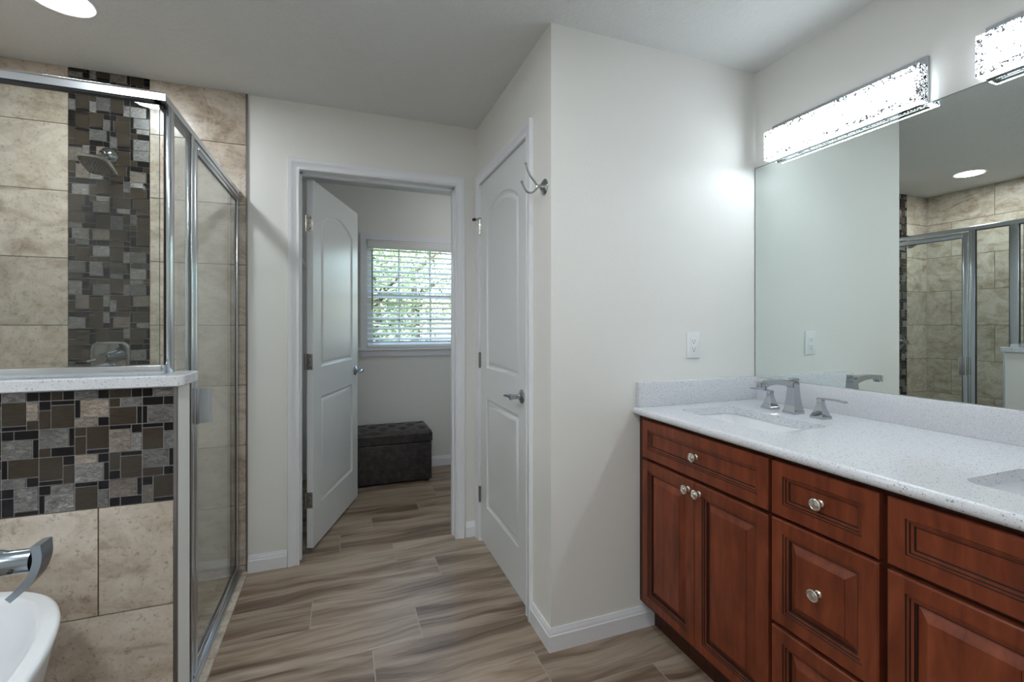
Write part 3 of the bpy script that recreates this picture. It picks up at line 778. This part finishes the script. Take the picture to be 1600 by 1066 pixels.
def sink_cabinet(y1, y0, label, fill=0.0):
    r_ = root('vanity_sink_cabinet', (1.5, (y0 + y1) / 2, 0.0), label, 'cabinet', group='vanity cabinets under the sinks')
    cab_box(r_, y1 + fill, y0)
    a, b = y1 - 0.0085, y0 + 0.0085
    mb = MB(); panel_front(mb, a, b, ZF0, ZF1, False); d = obj('drawer', mb, [M['cherry'], M['glaze']], r_); knob(d, (a + b) / 2, 0.803, XC + 0.0105)
    mid = (a + b) / 2
    for (p, q, ky) in ((a, mid + 0.0012, mid + 0.026), (mid - 0.0012, b, mid - 0.026)):
        mb = MB(); panel_front(mb, p, q, ZD0, ZD1, True); d = obj('door', mb, [M['cherry'], M['glaze']], r_); knob(d, ky, 0.6845)
    return r_
# left unit spans 1.5865 .. 0.980, drawers .. 0.690, right unit .. 0.084
left_cab = sink_cabinet(1.5890, 0.9800, 'cherry vanity cabinet with drawer and two doors beside the white wall', 0.0340)
r_ = root('vanity_drawer_cabinet', (1.5, 0.836, 0.0), 'narrow cherry cabinet of three drawers in the middle of the vanity', 'cabinet')
cab_box(r_, 0.9800, 0.6880)
for z0, z1, ra in ((ZF0, ZF1, False), (0.4235, ZD1 + 0.003, True), (ZD0, 0.4115, True)):
    mb = MB(); panel_front(mb, 0.9770, 0.6965, z0, z1, ra); d = obj('drawer', mb, [M['cherry'], M['glaze']], r_)
    knob(d, 0.8385, (z0 + z1) / 2 if z0 != ZF0 else 0.803, XC + (0.0018 if ra else 0.0105))
rc = sink_cabinet(0.6880, 0.0790, 'cherry vanity cabinet with drawer front and doors nearest the viewer')

# ---- counter
ZT0, ZT1 = 0.8935, 0.9225
XF = 1.1335; RB = 0.0145
SX0, SX1 = 1.277, 1.536
SINKS = [(1.2945, 0.2175), (0.3915, 0.2175)]
ct = root('quartz_countertop', (1.47, 0.84, ZT0), 'white speckled quartz countertop over the cherry cabinets', 'countertop')
mb = MB()
holes = []
for cy, hw in SINKS:
    holes.append([(p.x, p.y) for p in rrect(SX0, SX1, cy - hw, cy + hw, 0.035, 0)])
outer = [(XF + RB, YV0), (XM - 0.001, YV0), (XM - 0.001, YW - 0.001), (XF + RB, YW - 0.001)]
fill_with_holes(mb, outer, holes, lambda x, y: (x, y, ZT1))
fill_with_holes(mb, outer, holes, lambda x, y: (x, y, ZT0))
for hl in holes: mb.loft([[Vector((x, y, ZT1)) for x, y in hl], [Vector((x, y, ZT0)) for x, y in hl]], cap0=False, cap1=False)
prof = [(XF + RB, ZT0)] + [(XF + RB - RB * math.sin(a), (ZT0 + ZT1) / 2 - RB * math.cos(a)) for a in [PI * k / 10 for k in range(11)]] + [(XF + RB, ZT1)]
mb.loft([[Vector((x, y, z)) for x, z in prof] for y in (YV0, YW - 0.001)], cap0=False, cap1=False, closed=False)
mb.add([(XF + RB, YV0, ZT0), (XM - 0.001, YV0, ZT0), (XM - 0.001, YV0, ZT1), (XF + RB, YV0, ZT1)], [(0, 1, 2, 3)])
mb.add([(x, YV0, z) for x, z in prof], [tuple(range(len(prof)))])
obj('counter_slab', mb, M['quartz'], ct)
obj('backsplash', MB().bbox((XM - 0.020, YV0, ZT1), (XM - 0.001, YW - 0.021, 1.0225), 0.0015), M['quartz'], ct)
obj('side_splash', MB().bbox((1.1505, YW - 0.021, ZT1), (XM - 0.001, YW - 0.001, 1.0262), 0.002), M['quartz'], ct)

def sink(cy, hw, label):
    r_ = root('undermount_sink', ((SX0 + SX1) / 2, cy, ZT0 - 0.15), label, 'sink', group='undermount sinks')
    mb = MB(); e = 0.006
    rs = [(e + 0.012, ZT0 - 0.0005, 0.045), (e, ZT0 - 0.0005, 0.04), (e - 0.001, ZT0 - 0.006, 0.04), (-0.012, ZT0 - 0.070, 0.045), (-0.024, ZT0 - 0.115, 0.05), (-0.055, ZT0 - 0.135, 0.05), (-0.100, ZT0 - 0.140, 0.03)]
    rings = [rrect(SX0 - i, SX1 + i, cy - hw - i, cy + hw + i, r, z) for i, z, r in rs]
    back = [(-0.098, ZT0 - 0.148, 0.03), (-0.045, ZT0 - 0.143, 0.05), (-0.012, ZT0 - 0.120, 0.05), (e + 0.012, ZT0 - 0.0085, 0.045)]
    rings += [rrect(SX0 - i, SX1 + i, cy - hw - i, cy + hw + i, r, z) for i, z, r in back] + [rings[0]]
    # the floor of the bowl closes the inner surface
    mb.loft(rings[:7], cap0=False, cap1=True); mb.loft(rings[7:], cap0=True, cap1=False)
    obj('bowl', mb, M['porcelain'], r_, recalc=False, angle=60)
    mb = MB().lathe(((SX0 + SX1) / 2 + 0.02, cy, ZT0 - 0.1402), (0, 0, 1), [(0.001, 0.0), (0.022, 0.0), (0.023, 0.002), (0.018, 0.003), (0.015, 0.001), (0.001, 0.001)])
    obj('drain', mb, M['chrome'], r_)
sink(*SINKS[0], 'white undermount sink below the chrome faucet')
sink(*SINKS[1], 'white undermount sink nearer the viewer, partly out of view')

# ---- faucet: square flared column with low arched spout and two lever handles
def flared(mb, cx, cy, secs):
    rings = []
    for z, h in secs: rings.append([Vector((cx - h, cy - h, z)), Vector((cx + h, cy - h, z)), Vector((cx + h, cy + h, z)), Vector((cx - h, cy + h, z))])
    mb.loft(rings, smooth=False)
FXc, FYc = 1.640, 1.2945
fa = root('faucet', (FXc, FYc, ZT1), 'chrome widespread faucet with square flared base behind the far sink', 'faucet')
z0 = ZT1
mb = MB(); flared(mb, FXc, FYc, [(z0, 0.0265), (z0 + 0.010, 0.0265), (z0 + 0.013, 0.0240), (z0 + 0.035, 0.0205), (z0 + 0.065, 0.0172), (z0 + 0.095, 0.0152), (z0 + 0.120, 0.0145)])
prev = None
rings = []
for x, zt, th_ in ((0.0145, 0.121, 0.024), (-0.0145, 0.126, 0.026), (-0.060, 0.1335, 0.021), (-0.105, 0.1345, 0.018), (-0.140, 0.1315, 0.019), (-0.156, 0.1275, 0.022)):
    w = 0.0125
    rings.append([Vector((FXc + x, FYc - w, z0 + zt - th_)), Vector((FXc + x, FYc + w, z0 + zt - th_)), Vector((FXc + x, FYc + w, z0 + zt)), Vector((FXc + x, FYc - w, z0 + zt))])
mb.loft(rings, smooth=False)
mb.bbox((FXc - 0.176, FYc - 0.014, z0 + 0.100), (FXc - 0.150, FYc + 0.014, z0 + 0.130), 0.003)
mb.bbox((FXc - 0.012, FYc - 0.0125, z0 + 0.119), (FXc + 0.017, FYc + 0.0125, z0 + 0.136), 0.002)
obj('spout', mb, M['chrome'], fa)
for cy, sgn in ((1.4000, 1), (1.1880, -1)):
    hx = 1.643
    mb = MB(); flared(mb, hx, cy, [(z0, 0.0245), (z0 + 0.009, 0.0245), (z0 + 0.012, 0.0215), (z0 + 0.030, 0.0155), (z0 + 0.050, 0.0105), (z0 + 0.060, 0.0090), (z0 + 0.066, 0.0100), (z0 + 0.071, 0.0070)])
    h = obj('handle', mb, M['chrome'], fa)
    rings = []
    for k, (o, zz, w, tk) in enumerate(((-0.012, 0.073, 0.0065, 0.006), (0.02, 0.0755, 0.0065, 0.005), (0.06, 0.0755, 0.006, 0.0045), (0.092, 0.0735, 0.0065, 0.004))):
        y = cy + sgn * o
        rings.append([Vector((hx - w, y, z0 + zz - tk)), Vector((hx + w, y, z0 + zz - tk)), Vector((hx + w, y, z0 + zz + tk * .4)), Vector((hx - w, y, z0 + zz + tk * .4))])
    obj('lever', MB().loft(rings, smooth=False), M['chrome'], h)

# ---- mirror
mi = root('vanity_mirror', (XM - 0.003, 0.84, 1.0235), 'large frameless mirror above the vanity', 'mirror')
Y0m, Y1m, Z0m, Z1m = 0.07, YW - 0.004, 1.0235, 1.9925
obj('mirror_glass', MB().box((XM - 0.006, Y0m, Z0m), (XM - 0.0005, Y1m, Z1m)), M['mirror'], mi)
mb = MB(); e = 0.0018
mb.box((XM - 0.0064, Y1m, Z0m), (XM - 0.0005, Y1m + e, Z1m)); mb.box((XM - 0.0064, Y0m - e, Z0m), (XM - 0.0005, Y0m, Z1m)); mb.box((XM - 0.0064, Y0m, Z1m), (XM - 0.0005, Y1m, Z1m + e))
obj('mirror_edge', mb, plain('mirror_dark_edge', (0.06, 0.09, 0.085), 0.2), mi)

# ---- vanity lights
def vanity_light(y0, y1):
    r_ = root('vanity_light', (XM, (y0 + y1) / 2, 2.0), 'lit crackle-acrylic vanity light bar over the far half of the mirror', 'wall light', group='light bars over the mirror')
    za, zb = 1.9930, 2.1140
    obj('back_plate', MB().bbox((1.7985, y0 + 0.002, 1.9965), (XM, y1 - 0.002, 2.1490), 0.001), M['chrome'], r_)
    mb = MB()
    mb.box((1.775, y0 + 0.010, 2.1140), (1.7985, y1 - 0.010, 2.1200)); mb.box((1.775, y0 + 0.01, 1.987), (1.7985, y1 - 0.01, 1.9930))
    obj('channel', mb, M['chrome'], r_)
    mb = MB(); xf, xb = 1.7520, 1.7950
    # front in a grid so the crackle can grow denser at the rim
    N, K = 72, 12
    def edge(i, n): return min(i + 0.5, n - i - 0.5)
    for i in range(N):
        for k in range(K):
            d = min(edge(i, N) * (y1 - y0) / N, edge(k, K) * (zb - za) / K)
            mb.tid = (1.0 if d < 0.016 else 0.0, 0.25, 0)
            a, b = y0 + (y1 - y0) * i / N, y0 + (y1 - y0) * (i + 1) / N; c, d2 = za + (zb - za) * k / K, za + (zb - za) * (k + 1) / K
            mb.add([(xf, a, c), (xf, b, c), (xf, b, d2), (xf, a, d2)], [(0, 1, 2, 3)])
    mb.tid = (1.0, 0.035, 0)
    mb.add([(xf, y0, za), (xb, y0, za), (xb, y0, zb), (xf, y0, zb)], [(0, 1, 2, 3)]); mb.add([(xf, y1, za), (xb, y1, za), (xb, y1, zb), (xf, y1, zb)], [(0, 1, 2, 3)])
    mb.tid = (0.0, 1.4, 0)
    mb.add([(xf, y0, za), (xf, y1, za), (xb, y1, za), (xb, y0, za)], [(0, 1, 2, 3)])
    mb.tid = (0.0, 0.06, 0)
    mb.add([(xf, y0, zb), (xf, y1, zb), (xb, y1, zb), (xb, y0, zb)], [(0, 1, 2, 3)])
    obj('acrylic_diffuser', mb, M['crackle'], r_)
    return r_
vl = vanity_light(0.940, 1.5235)
v2 = copy_tree(vl); v2.location.y -= 0.7245
v2['label'] = 'lit crackle-acrylic vanity light bar at the top right corner'

# ---- outlet on the bright wall
oy = YW
ou = root('power_outlet', (1.4458, oy, 1.176), 'white double socket on the wall above the counter', 'outlet')
obj('cover_plate', MB().bbox((1.4105, oy - 0.006, 1.1185), (1.4812, oy, 1.2335), 0.0035), M['plastic_white'], ou)
mb = MB().bbox((1.4290, oy - 0.0085, 1.1430), (1.4626, oy - 0.005, 1.2090), 0.0015)
for zc in (1.1935, 1.1585):
    mb.box((1.4385, oy - 0.0089, zc - 0.002), (1.4402, oy - 0.0083, zc + 0.006), 1); mb.box((1.4515, oy - 0.0089, zc - 0.002), (1.4532, oy - 0.0083, zc + 0.006), 1)
    mb.cyl((1.4458, oy - 0.0089, zc - 0.008), (1.4458, oy - 0.0083, zc - 0.008), 0.0026, n=12, mat=1)
obj('receptacle', mb, [M['plastic_white'], M['slot']], ou)

# ---- robe hook
rhY, rhZ = 1.680, 1.8165
rh = root('robe_hook', (XD, rhY, rhZ), 'chrome double robe hook on the wall beside the closed door', 'robe hook')
obj('rosette', MB().lathe((XD, rhY, rhZ), (-1, 0, 0), [(0.001, 0), (0.031, 0), (0.032, 0.004), (0.029, 0.008), (0.020, 0.012), (0.014, 0.018), (0.008, 0.022), (0.0075, 0.036), (0.001, 0.038)]), M['chrome'], rh)
def arm(pts, nm):
    P = spline([(XD - a, rhY - 0.002, rhZ + b) for a, b in pts], 7); n = len(P)
    mb = MB().tube(P, [0.0042] * n, 12); e = P[-1]
    mb.lathe(e, (P[-1] - P[-2]), [(0.001, -0.002), (0.0058, -0.001), (0.0066, 0.003), (0.005, 0.006), (0.001, 0.007)], 14)
    obj(nm, mb, M['chrome'], rh)
arm([(0.034, 0.0), (0.044, 0.014), (0.064, 0.036), (0.077, 0.060), (0.082, 0.080)], 'upper_hook')
arm([(0.034, 0.004), (0.040, -0.014), (0.058, -0.029), (0.080, -0.026), (0.096, -0.002), (0.099, 0.007)], 'lower_hook')

# ================================================================== SHOWER
XS = -0.487
en = root('shower_enclosure', (-0.5, 2.15, 0.0), 'chrome framed glass shower enclosure with a door at its side', 'shower enclosure')
def profile_bar(mb, a, b, up, side, w, h, r=0.008, mat=0):
    """bar from a to b, cross-section w along side, h along up, rounded outer corners"""
    a, b, up, side = Vector(a), Vector(b), Vector(up), Vector(side)
    sec = [(0, 0), (w, 0), (w, h - r)] + [(w - r + r * math.cos(q), h - r + r * math.sin(q)) for q in (PI / 8, PI / 4, 3 * PI / 8, PI / 2)] + [(0, h)]
    mb.loft([[p + side * s + up * t_ for s, t_ in sec] for p in (a, b)], mat)
# header
mb = MB()
ht, hb, hw = 1.9515, 1.9220, 0.034
sec = [(0.0, hb), (0.0, ht - 0.010), (0.004, ht - 0.003), (0.010, ht), (hw, ht), (hw, hb)]
y_f = 1.6165
path = [((XL + 0.008, y_f), (0, 1)), ((XS, y_f), (-1, 1)), ((XS, YF - 0.010), (-1, 0))]
rings = []
for (x, y), (nx, ny) in path: rings.append([Vector((x + nx * o, y + ny * o, z)) for o, z in sec])
mb.loft(rings, smooth=True)
obj('header_rail', mb, M['frame_metal'], en, angle=25)
mb = MB(); mb.box((XL + 0.01, y_f + 0.006, hb - 0.004), (XS - 0.012, y_f + 0.030, hb)); mb.box((XS - 0.030, y_f + 0.006, hb - 0.004), (XS - 0.005, 1.905, hb))
obj('header_gasket', mb, M['dark_gasket'], en)
# panel on the half wall
obj('bottom_channel', MB().bbox((XL + 0.008, 1.612, 1.1195), (-0.4955, 1.660, 1.1470), 0.002), M['frame_metal'], en)
mb = MB().box((XL + 0.01, 1.634, 1.146), (-0.5065, 1.640, 1.923)); mb.m[3] = 1
obj('front_glass', mb, [M['glass'], M['glass_edge']], en)
# corner post, return panel, strike post
mb = MB().bbox((-0.4985, 1.654, 1.1195), (XS, 1.697, hb), 0.0015)
obj('corner_post', mb, M['frame_metal'], en)
mb = MB(); mb.box((-0.501, 1.650, 1.1195), (-0.4986, 1.698, hb)); mb.box((-0.496, 1.6971, 1.1195), (-0.489, 1.7010, hb)); mb.box((-0.496, 1.8665, 0.02), (-0.489, 1.8719, hb))
obj('panel_gasket', mb, M['dark_gasket'], en)
mb = MB().box((-0.4955, 1.7005, 1.1195), (-0.4895, 1.870, hb)).box((-0.4955, 1.727, 0.014), (-0.4895, 1.870, 1.1195))
obj('return_glass', mb, M['glass'], en)
obj('wall_jamb', MB().bbox((-0.502, 1.7032, 0.012), (-0.480, 1.727, 1.0885), 0.0015), M['frame_metal'], en)
mb = MB().bbox((-0.507, 1.872, 0.012), (XS, 1.899, hb), 0.0015).bbox((-0.500, 1.8992, 0.012), (-0.4875, 1.9085, hb), 0.0015)
obj('strike_post', mb, M['frame_metal'], en)
mb = MB().bbox((-0.507, YF - 0.034, 0.012), (XS, YF - 0.0095, hb), 0.0015)
obj('hinge_jamb', mb, M['frame_metal'], en)
mb = MB().bbox((-0.520, 1.7275, 0.0118), (-0.474, YF - 0.0095, 0.026), 0.002).bbox((-0.503, 1.9, 0.0255), (-0.483, YF - 0.036, 0.034), 0.002)
obj('threshold', mb, M['frame_metal'], en)
# door
dy0, dy1, dz0, dz1, st = 1.912, YF - 0.038, 0.036, 1.9150, 0.030
mb = MB()
for a, b in (((dy0, dz0), (dy0 + st, dz1)), ((dy1 - st, dz0), (dy1, dz1))): mb.bbox((-0.502, a[0], a[1]), (-0.486, b[0], b[1]), 0.003)
for z0_, z1_ in ((dz0, dz0 + 0.036), (dz1 - 0.036, dz1)): mb.bbox((-0.502, dy0 + st - 0.002, z0_), (-0.486, dy1 - st + 0.002, z1_), 0.003)
mb.box((-0.487, dy0 + st, dz1 - 0.020), (-0.482, dy1 - 0.002, dz1 - 0.014))
door_s = obj('door', mb, M['frame_metal'], en)
mb = MB(); g = 0.004; e0, e1, f0, f1 = dy0 + st, dy1 - st, dz0 + 0.036, dz1 - 0.036
for a, b in (((e0, f0), (e0 + g, f1)), ((e1 - g, f0), (e1, f1)), ((e0, f0), (e1, f0 + g)), ((e0, f1 - g), (e1, f1))): mb.box((-0.4970, a[0], a[1]), (-0.4900, b[0], b[1]))
obj('door_gasket', mb, M['dark_gasket'], door_s)
obj('door_glass', MB().box((-0.4970, e0, f0), (-0.4910, e1, f1)), M['glass'], door_s)
mb = MB()
hy = dy0 + 0.016
mb.bbox((-0.4865, hy - 0.012, 0.912), (-0.4785, hy + 0.014, 1.040), 0.001)
mb.loft([[Vector((-0.4785 + a, hy + b, z)) for a, b in ((0, -0.002), (0.030, 0.002), (0.036, 0.012), (0.034, 0.016), (0.026, 0.007), (0, 0.004))] for z in (0.914, 1.038)], smooth=False)
obj('pull_handle', mb, M['frame_metal'], door_s)

# shower head
sx, sz = -1.020, 2.052
sh = root('showerhead', (sx, YF - 0.008, sz), 'chrome shower head with a wide tilted face on the mosaic strip', 'shower head')
obj('escutcheon', MB().lathe((sx, YF - 0.0085, sz), (0, -1, 0), [(0.001, 0), (0.037, 0), (0.038, 0.004), (0.034, 0.012), (0.022, 0.020), (0.012, 0.023), (0.001, 0.024)]), M['chrome'], sh)
obj('arm', MB().tube(spline([(sx, YF - 0.02, sz), (sx + 0.004, YF - 0.075, sz - 0.004), (sx + 0.018, YF - 0.120, sz - 0.028), (sx + 0.028, YF - 0.146, sz - 0.060)], 6), 0.0105, 14), M['chrome'], sh)
nrm = Vector((-0.30, -0.50, -0.81)).normalized(); hc = Vector((sx + 0.020, YF - 0.165, sz - 0.090))
uu = Vector((0.88, -0.30, -0.14)); uu = (uu - nrm * uu.dot(nrm)).normalized(); ww = nrm.cross(uu)
def head_ring(sx_, sy_, d, n=32, p=4.0):
    out = []
    for i in range(n):
        a = 2 * PI * i / n; ca, sa = math.cos(a), math.sin(a)
        out.append(hc + nrm * d + uu * (sx_ * math.copysign(abs(ca) ** (2 / p), ca)) + ww * (sy_ * math.copysign(abs(sa) ** (2 / p), sa)))
    return out
mb = MB().loft([head_ring(0.012, 0.012, -0.042), head_ring(0.016, 0.016, -0.030), head_ring(0.022, 0.020, -0.020), head_ring(0.066, 0.052, -0.006), head_ring(0.070, 0.056, 0.0), head_ring(0.070, 0.056, 0.006), head_ring(0.066, 0.052, 0.009)])
hd = obj('head', mb, M['chrome'], sh)
mb = MB().loft([head_ring(0.063, 0.049, 0.0088), head_ring(0.062, 0.048, 0.0105)])
for i in range(-4, 5):
    for j in range(-3, 4):
        c = hc + uu * (i * 0.0135) + ww * (j * 0.0135); mb.cyl(c + nrm * 0.010, c + nrm * 0.0135, 0.0024, 0.0016, 8, 1)
obj('spray_face', mb, [plain('spray_face_grey', (0.12, 0.115, 0.11), 0.25, 0.7), M['rubber']], hd)

# shower valve
vx, vz = -1.0125, 1.113; yv = YF - 0.0085
sv = root('shower_valve', (vx, yv, vz), 'chrome shower valve with rounded square plate at the foot of the mosaic view', 'shower valve')
def sq_ring(h, y, p=5.0, n=40):
    out = []
    for i in range(n):
        a = 2 * PI * i / n; ca, sa = math.cos(a), math.sin(a)
        out.append(Vector((vx + h * math.copysign(abs(ca) ** (2 / p), ca), y, vz + h * math.copysign(abs(sa) ** (2 / p), sa))))
    return out
obj('trim_plate', MB().loft([sq_ring(0.075, yv), sq_ring(0.075, yv - 0.005), sq_ring(0.072, yv - 0.009), sq_ring(0.062, yv - 0.010), sq_ring(0.058, yv - 0.0085)]), M['chrome'], sv)
mb = MB().cyl((vx, yv - 0.006, vz), (vx, yv - 0.050, vz), 0.027, 0.024).cyl((vx, yv - 0.050, vz), (vx, yv - 0.085, vz), 0.019, 0.017).cyl((vx, yv - 0.085, vz), (vx, yv - 0.092, vz), 0.022, 0.020)
hv = obj('valve_handle', mb, M['chrome'], sv)
for k in range(3):
    a = math.radians(-48 + 120 * k)
    d = Vector((math.cos(a), 0, math.sin(a)))
    c = Vector((vx, yv - 0.070, vz))
    obj('spoke', MB().tube([c + d * 0.012, c + d * 0.035, c + d * 0.060], [0.006, 0.0052, 0.0058], 10), M['chrome'], hv)

# ---- recessed light of the shower, and unseen cans added as fill
def can(x, y, label, r=0.088):
    r_ = root('recessed_or_fill_light', (x, y, H), label, 'ceiling light', group='recessed ceiling lights')
    obj('trim_ring', MB().lathe((x, y, H + 0.0005), (0, 0, -1), [(r + 0.012, 0), (r + 0.012, 0.003), (r + 0.006, 0.006), (r, 0.005), (r - 0.004, 0.002), (r - 0.004, 0.0)], 48), M['plastic_white'], r_)
    obj('lens', MB().lathe((x, y, H), (0, 0, -1), [(0.001, 0.001), (r - 0.004, 0.001), (r - 0.006, 0.0035), (0.001, 0.0045)], 48), M['can_glow'], r_)
can(-0.950, 2.118, 'lit recessed ceiling light above the shower')
can(-0.35, -0.55, 'added fill can behind the viewer, out of view')  # this and the next two are unseen, added to brighten the room
can(0.15, 0.75, 'added fill can over the middle of the floor, out of view')
can(-0.95, 0.35, 'added fill can above the bathtub, out of view')

# ================================================================== TUB
tb = root('bathtub', (-0.985, 0.72, 0.0), 'white freestanding oval bathtub in front of the half wall', 'bathtub')
TX, TY, TAX, TAY, TZ = -0.940, 0.730, 0.400, 0.800, 0.600
def tub_ring(k, z, dx=0.0, n=96, p=3.2):
    out = []
    for i in range(n):
        a = 2 * PI * i / n; ca, sa = math.cos(a), math.sin(a)
        out.append(Vector((TX + (TAX + k) * math.copysign(abs(ca) ** (2 / p), ca), TY + (TAY + k) * math.copysign(abs(sa) ** (2 / p), sa), z)))
    return out
mb = MB().loft([tub_ring(-0.115, 0.0), tub_ring(-0.108, 0.02), tub_ring(-0.070, 0.25), tub_ring(-0.030, 0.45), tub_ring(-0.006, 0.570), tub_ring(0.0, 0.588), tub_ring(-0.001, 0.596), tub_ring(-0.006, TZ), tub_ring(-0.010, TZ), tub_ring(-0.026, TZ), tub_ring(-0.0285, 0.5995), tub_ring(-0.032, 0.597), tub_ring(-0.038, 0.585), tub_ring(-0.075, 0.45), tub_ring(-0.115, 0.25), tub_ring(-0.160, 0.175), tub_ring(-0.26, 0.155)], cap0=True, cap1=True)
obj('tub_shell', mb, M['acrylic_white'], tb, angle=50)
obj('drain', MB().lathe((TX, TY, 0.1552), (0, 0, 1), [(0.001, 0), (0.03, 0), (0.031, 0.003), (0.001, 0.004)]), M['chrome'], tb)

# floor standing tub filler, its lever reaching into view
fx, fy = -0.505, 0.789
tf = root('tub_filler', (fx, fy, 0.0), 'brushed floor-standing tub filler whose curved lever shows at the left edge', 'tub faucet')
M['brushed'] = plain('brushed_steel', (0.36, 0.41, 0.46), 0.24, 1.0)
obj('base_plate', MB().lathe((fx, fy, 0), (0, 0, 1), [(0.001, 0), (0.045, 0), (0.045, 0.006), (0.03, 0.012), (0.020, 0.016), (0.001, 0.017)]), M['brushed'], tf)
obj('column', MB().cyl((fx, fy, 0.012), (fx, fy, 1.00), 0.017), M['brushed'], tf)
obj('spout', MB().tube(spline([(fx, fy, 0.99), (fx, fy, 1.05), (fx - 0.04, fy, 1.10), (fx - 0.12, fy, 1.11), (fx - 0.18, fy, 1.07), (fx - 0.19, fy, 1.02)], 6), 0.013, 16), M['brushed'], tf)
hz_ = 0.9545
mb = MB().lathe((fx, fy, hz_), (1, 0, 0), [(0.001, 0.0), (0.0172, 0.012), (0.0172, 0.088), (0.0160, 0.092), (0.0150, 0.094), (0.0146, 0.123), (0.001, 0.125)])
mb.cyl((fx + 0.106, fy - 0.0135, hz_ - 0.006), (fx + 0.106, fy - 0.0155, hz_ - 0.007), 0.0026, n=12, mat=1)
hd2 = obj('lever_handle', mb, [M['brushed'], M['slot']], tf)
rings = []
P = spline([(-0.3735, 0.787, 0.9775), (-0.3725, 0.787, 0.957), (-0.3790, 0.786, 0.936), (-0.3920, 0.784, 0.920), (-0.4010, 0.783, 0.9115)], 5)
for i, p_ in enumerate(P):
    d = (P[min(i + 1, len(P) - 1)] - P[max(i - 1, 0)]).normalized(); s_ = Vector((0, 1, 0)); n_ = d.cross(s_).normalized()
    k = i / (len(P) - 1); w = 0.0135 - 0.004 * k; tk = 0.0050 - 0.001 * k
    rings.append([p_ + s_ * w - n_ * tk, p_ + s_ * w + n_ * tk, p_ - s_ * w + n_ * tk, p_ - s_ * w - n_ * tk])
obj('lever', MB().loft(rings, smooth=True), M['brushed'], hd2, angle=40)

# ================================================================== CLOSET
ox0, ox1, oy0, oy1 = -0.075, 0.686, 3.722, 4.085
ot = root('storage_ottoman', ((ox0 + ox1) / 2, (oy0 + oy1) / 2, 0.0), 'dark brown leather storage ottoman with button tufted lid under the window', 'ottoman')
zc0, zc1 = 0.018, 0.322
obj('body', MB().bbox((ox0 + 0.004, oy0 + 0.004, zc0), (ox1 - 0.004, oy1 - 0.004, zc1), 0.008, seg=3), M['leather'], ot)
mb = MB(); NX, NY = 76, 36
bt = []
for j, yy in enumerate((0.22, 0.5, 0.78)):
    for i in range(5 if j % 2 == 0 else 4): bt.append((ox0 + (ox1 - ox0) * ((i + 0.5) / 5 if j % 2 == 0 else (i + 1) / 5), oy0 + (oy1 - oy0) * yy))
def lid_z(x, y):
    ex = min(x - ox0, ox1 - x); ey = min(y - oy0, oy1 - y); e = min(ex, ey)
    r = 0.035; edge = 1 - max(0, 1 - e / r) ** 2
    z = 0.392 + 0.030 * math.sqrt(max(edge, 0)) + 0.010 * min(1, e / 0.1)
    for bx, by in bt:
        d2_ = (x - bx) ** 2 + (y - by) ** 2; z -= 0.024 * math.exp(-d2_ / 0.0013)
    return z
grid = [[Vector((ox0 + (ox1 - ox0) * i / NX, oy0 + (oy1 - oy0) * j / NY, 0)) for i in range(NX + 1)] for j in range(NY + 1)]
vs = []; fs = []
for j in range(NY + 1):
    for i in range(NX + 1): p_ = grid[j][i]; vs.append((p_.x, p_.y, lid_z(p_.x, p_.y)))
for j in range(NY):
    for i in range(NX): a = j * (NX + 1) + i; fs.append((a, a + 1, a + NX + 2, a + NX + 1))
mb.add(vs, fs, 0, True)
bd = [(i, 0) for i in range(NX + 1)] + [(NX, j) for j in range(1, NY + 1)] + [(i, NY) for i in range(NX - 1, -1, -1)] + [(0, j) for j in range(NY - 1, 0, -1)]
top = [Vector(vs[j * (NX + 1) + i]) for i, j in bd]
mb.loft([[Vector((p_.x, p_.y, 0.328)) for p_ in top], [Vector((p_.x, p_.y, 0.36)) for p_ in top], top], cap0=True, cap1=False)
for x in [ox0 + (ox1 - ox0) * k / 4 for k in (1, 2, 3)]: mb.cyl((x, oy0 - 0.0005, 0.332), (x, oy0 - 0.0005, 0.388), 0.0018, n=8)
lid = obj('lid', mb, M['leather'], ot)
for bx, by in bt:
    obj('tuft_button', MB().lathe((bx, by, lid_z(bx, by) - 0.001), (0, 0, 1), [(0.001, 0), (0.011, 0), (0.010, 0.004), (0.001, 0.006)], 14), M['leather'], lid)
for x in (ox0 + 0.04, ox1 - 0.04):
    for y in (oy0 + 0.035, oy1 - 0.035): obj('foot', MB().cyl((x, y, 0), (x, y, zc0 + 0.004), 0.018, n=14), M['rubber'], ot)

cl = root('closet_fill_light', (1.02, 3.42, H), 'added fill light on the closet ceiling, out of view', 'ceiling light')  # invented fill light, hidden from view, brightens the closet
obj('fill_light_base', MB().lathe((1.02, 3.42, H), (0, 0, -1), [(0.001, 0), (0.15, 0), (0.15, 0.02), (0.145, 0.024), (0.001, 0.024)], 40), M['plastic_white'], cl)
obj('fill_light_dome', MB().lathe((1.02, 3.42, H - 0.024), (0, 0, -1), [(0.14, 0), (0.135, 0.03), (0.11, 0.055), (0.06, 0.072), (0.001, 0.078)], 40), emit('closet_fill_glow', (0.97, 0.98, 1.0), 5.0), cl)
ws = root('wire_shelf', (CX0, 3.45, 1.754), 'white wire shelf glimpsed through the gap behind the open door', 'shelf')
mb = MB(); x0, x1 = CX0 + 0.004, CX0 + 0.345
for x in (x0 + 0.003, (x0 + x1) / 2, x1): mb.cyl((x, 2.86, 1.754), (x, YB - 0.005, 1.754), 0.0035, n=8)
mb.cyl((x1, 2.86, 1.728), (x1, YB - 0.005, 1.728), 0.0035, n=8)
y = 2.87
while y < YB - 0.01:
    mb.cyl((x0, y, 1.757), (x1, y, 1.757), 0.0016, n=6); mb.cyl((x1, y, 1.757), (x1, y, 1.728), 0.0016, n=6); y += 0.026
obj('wire_deck', mb, M['plastic_white'], ws)
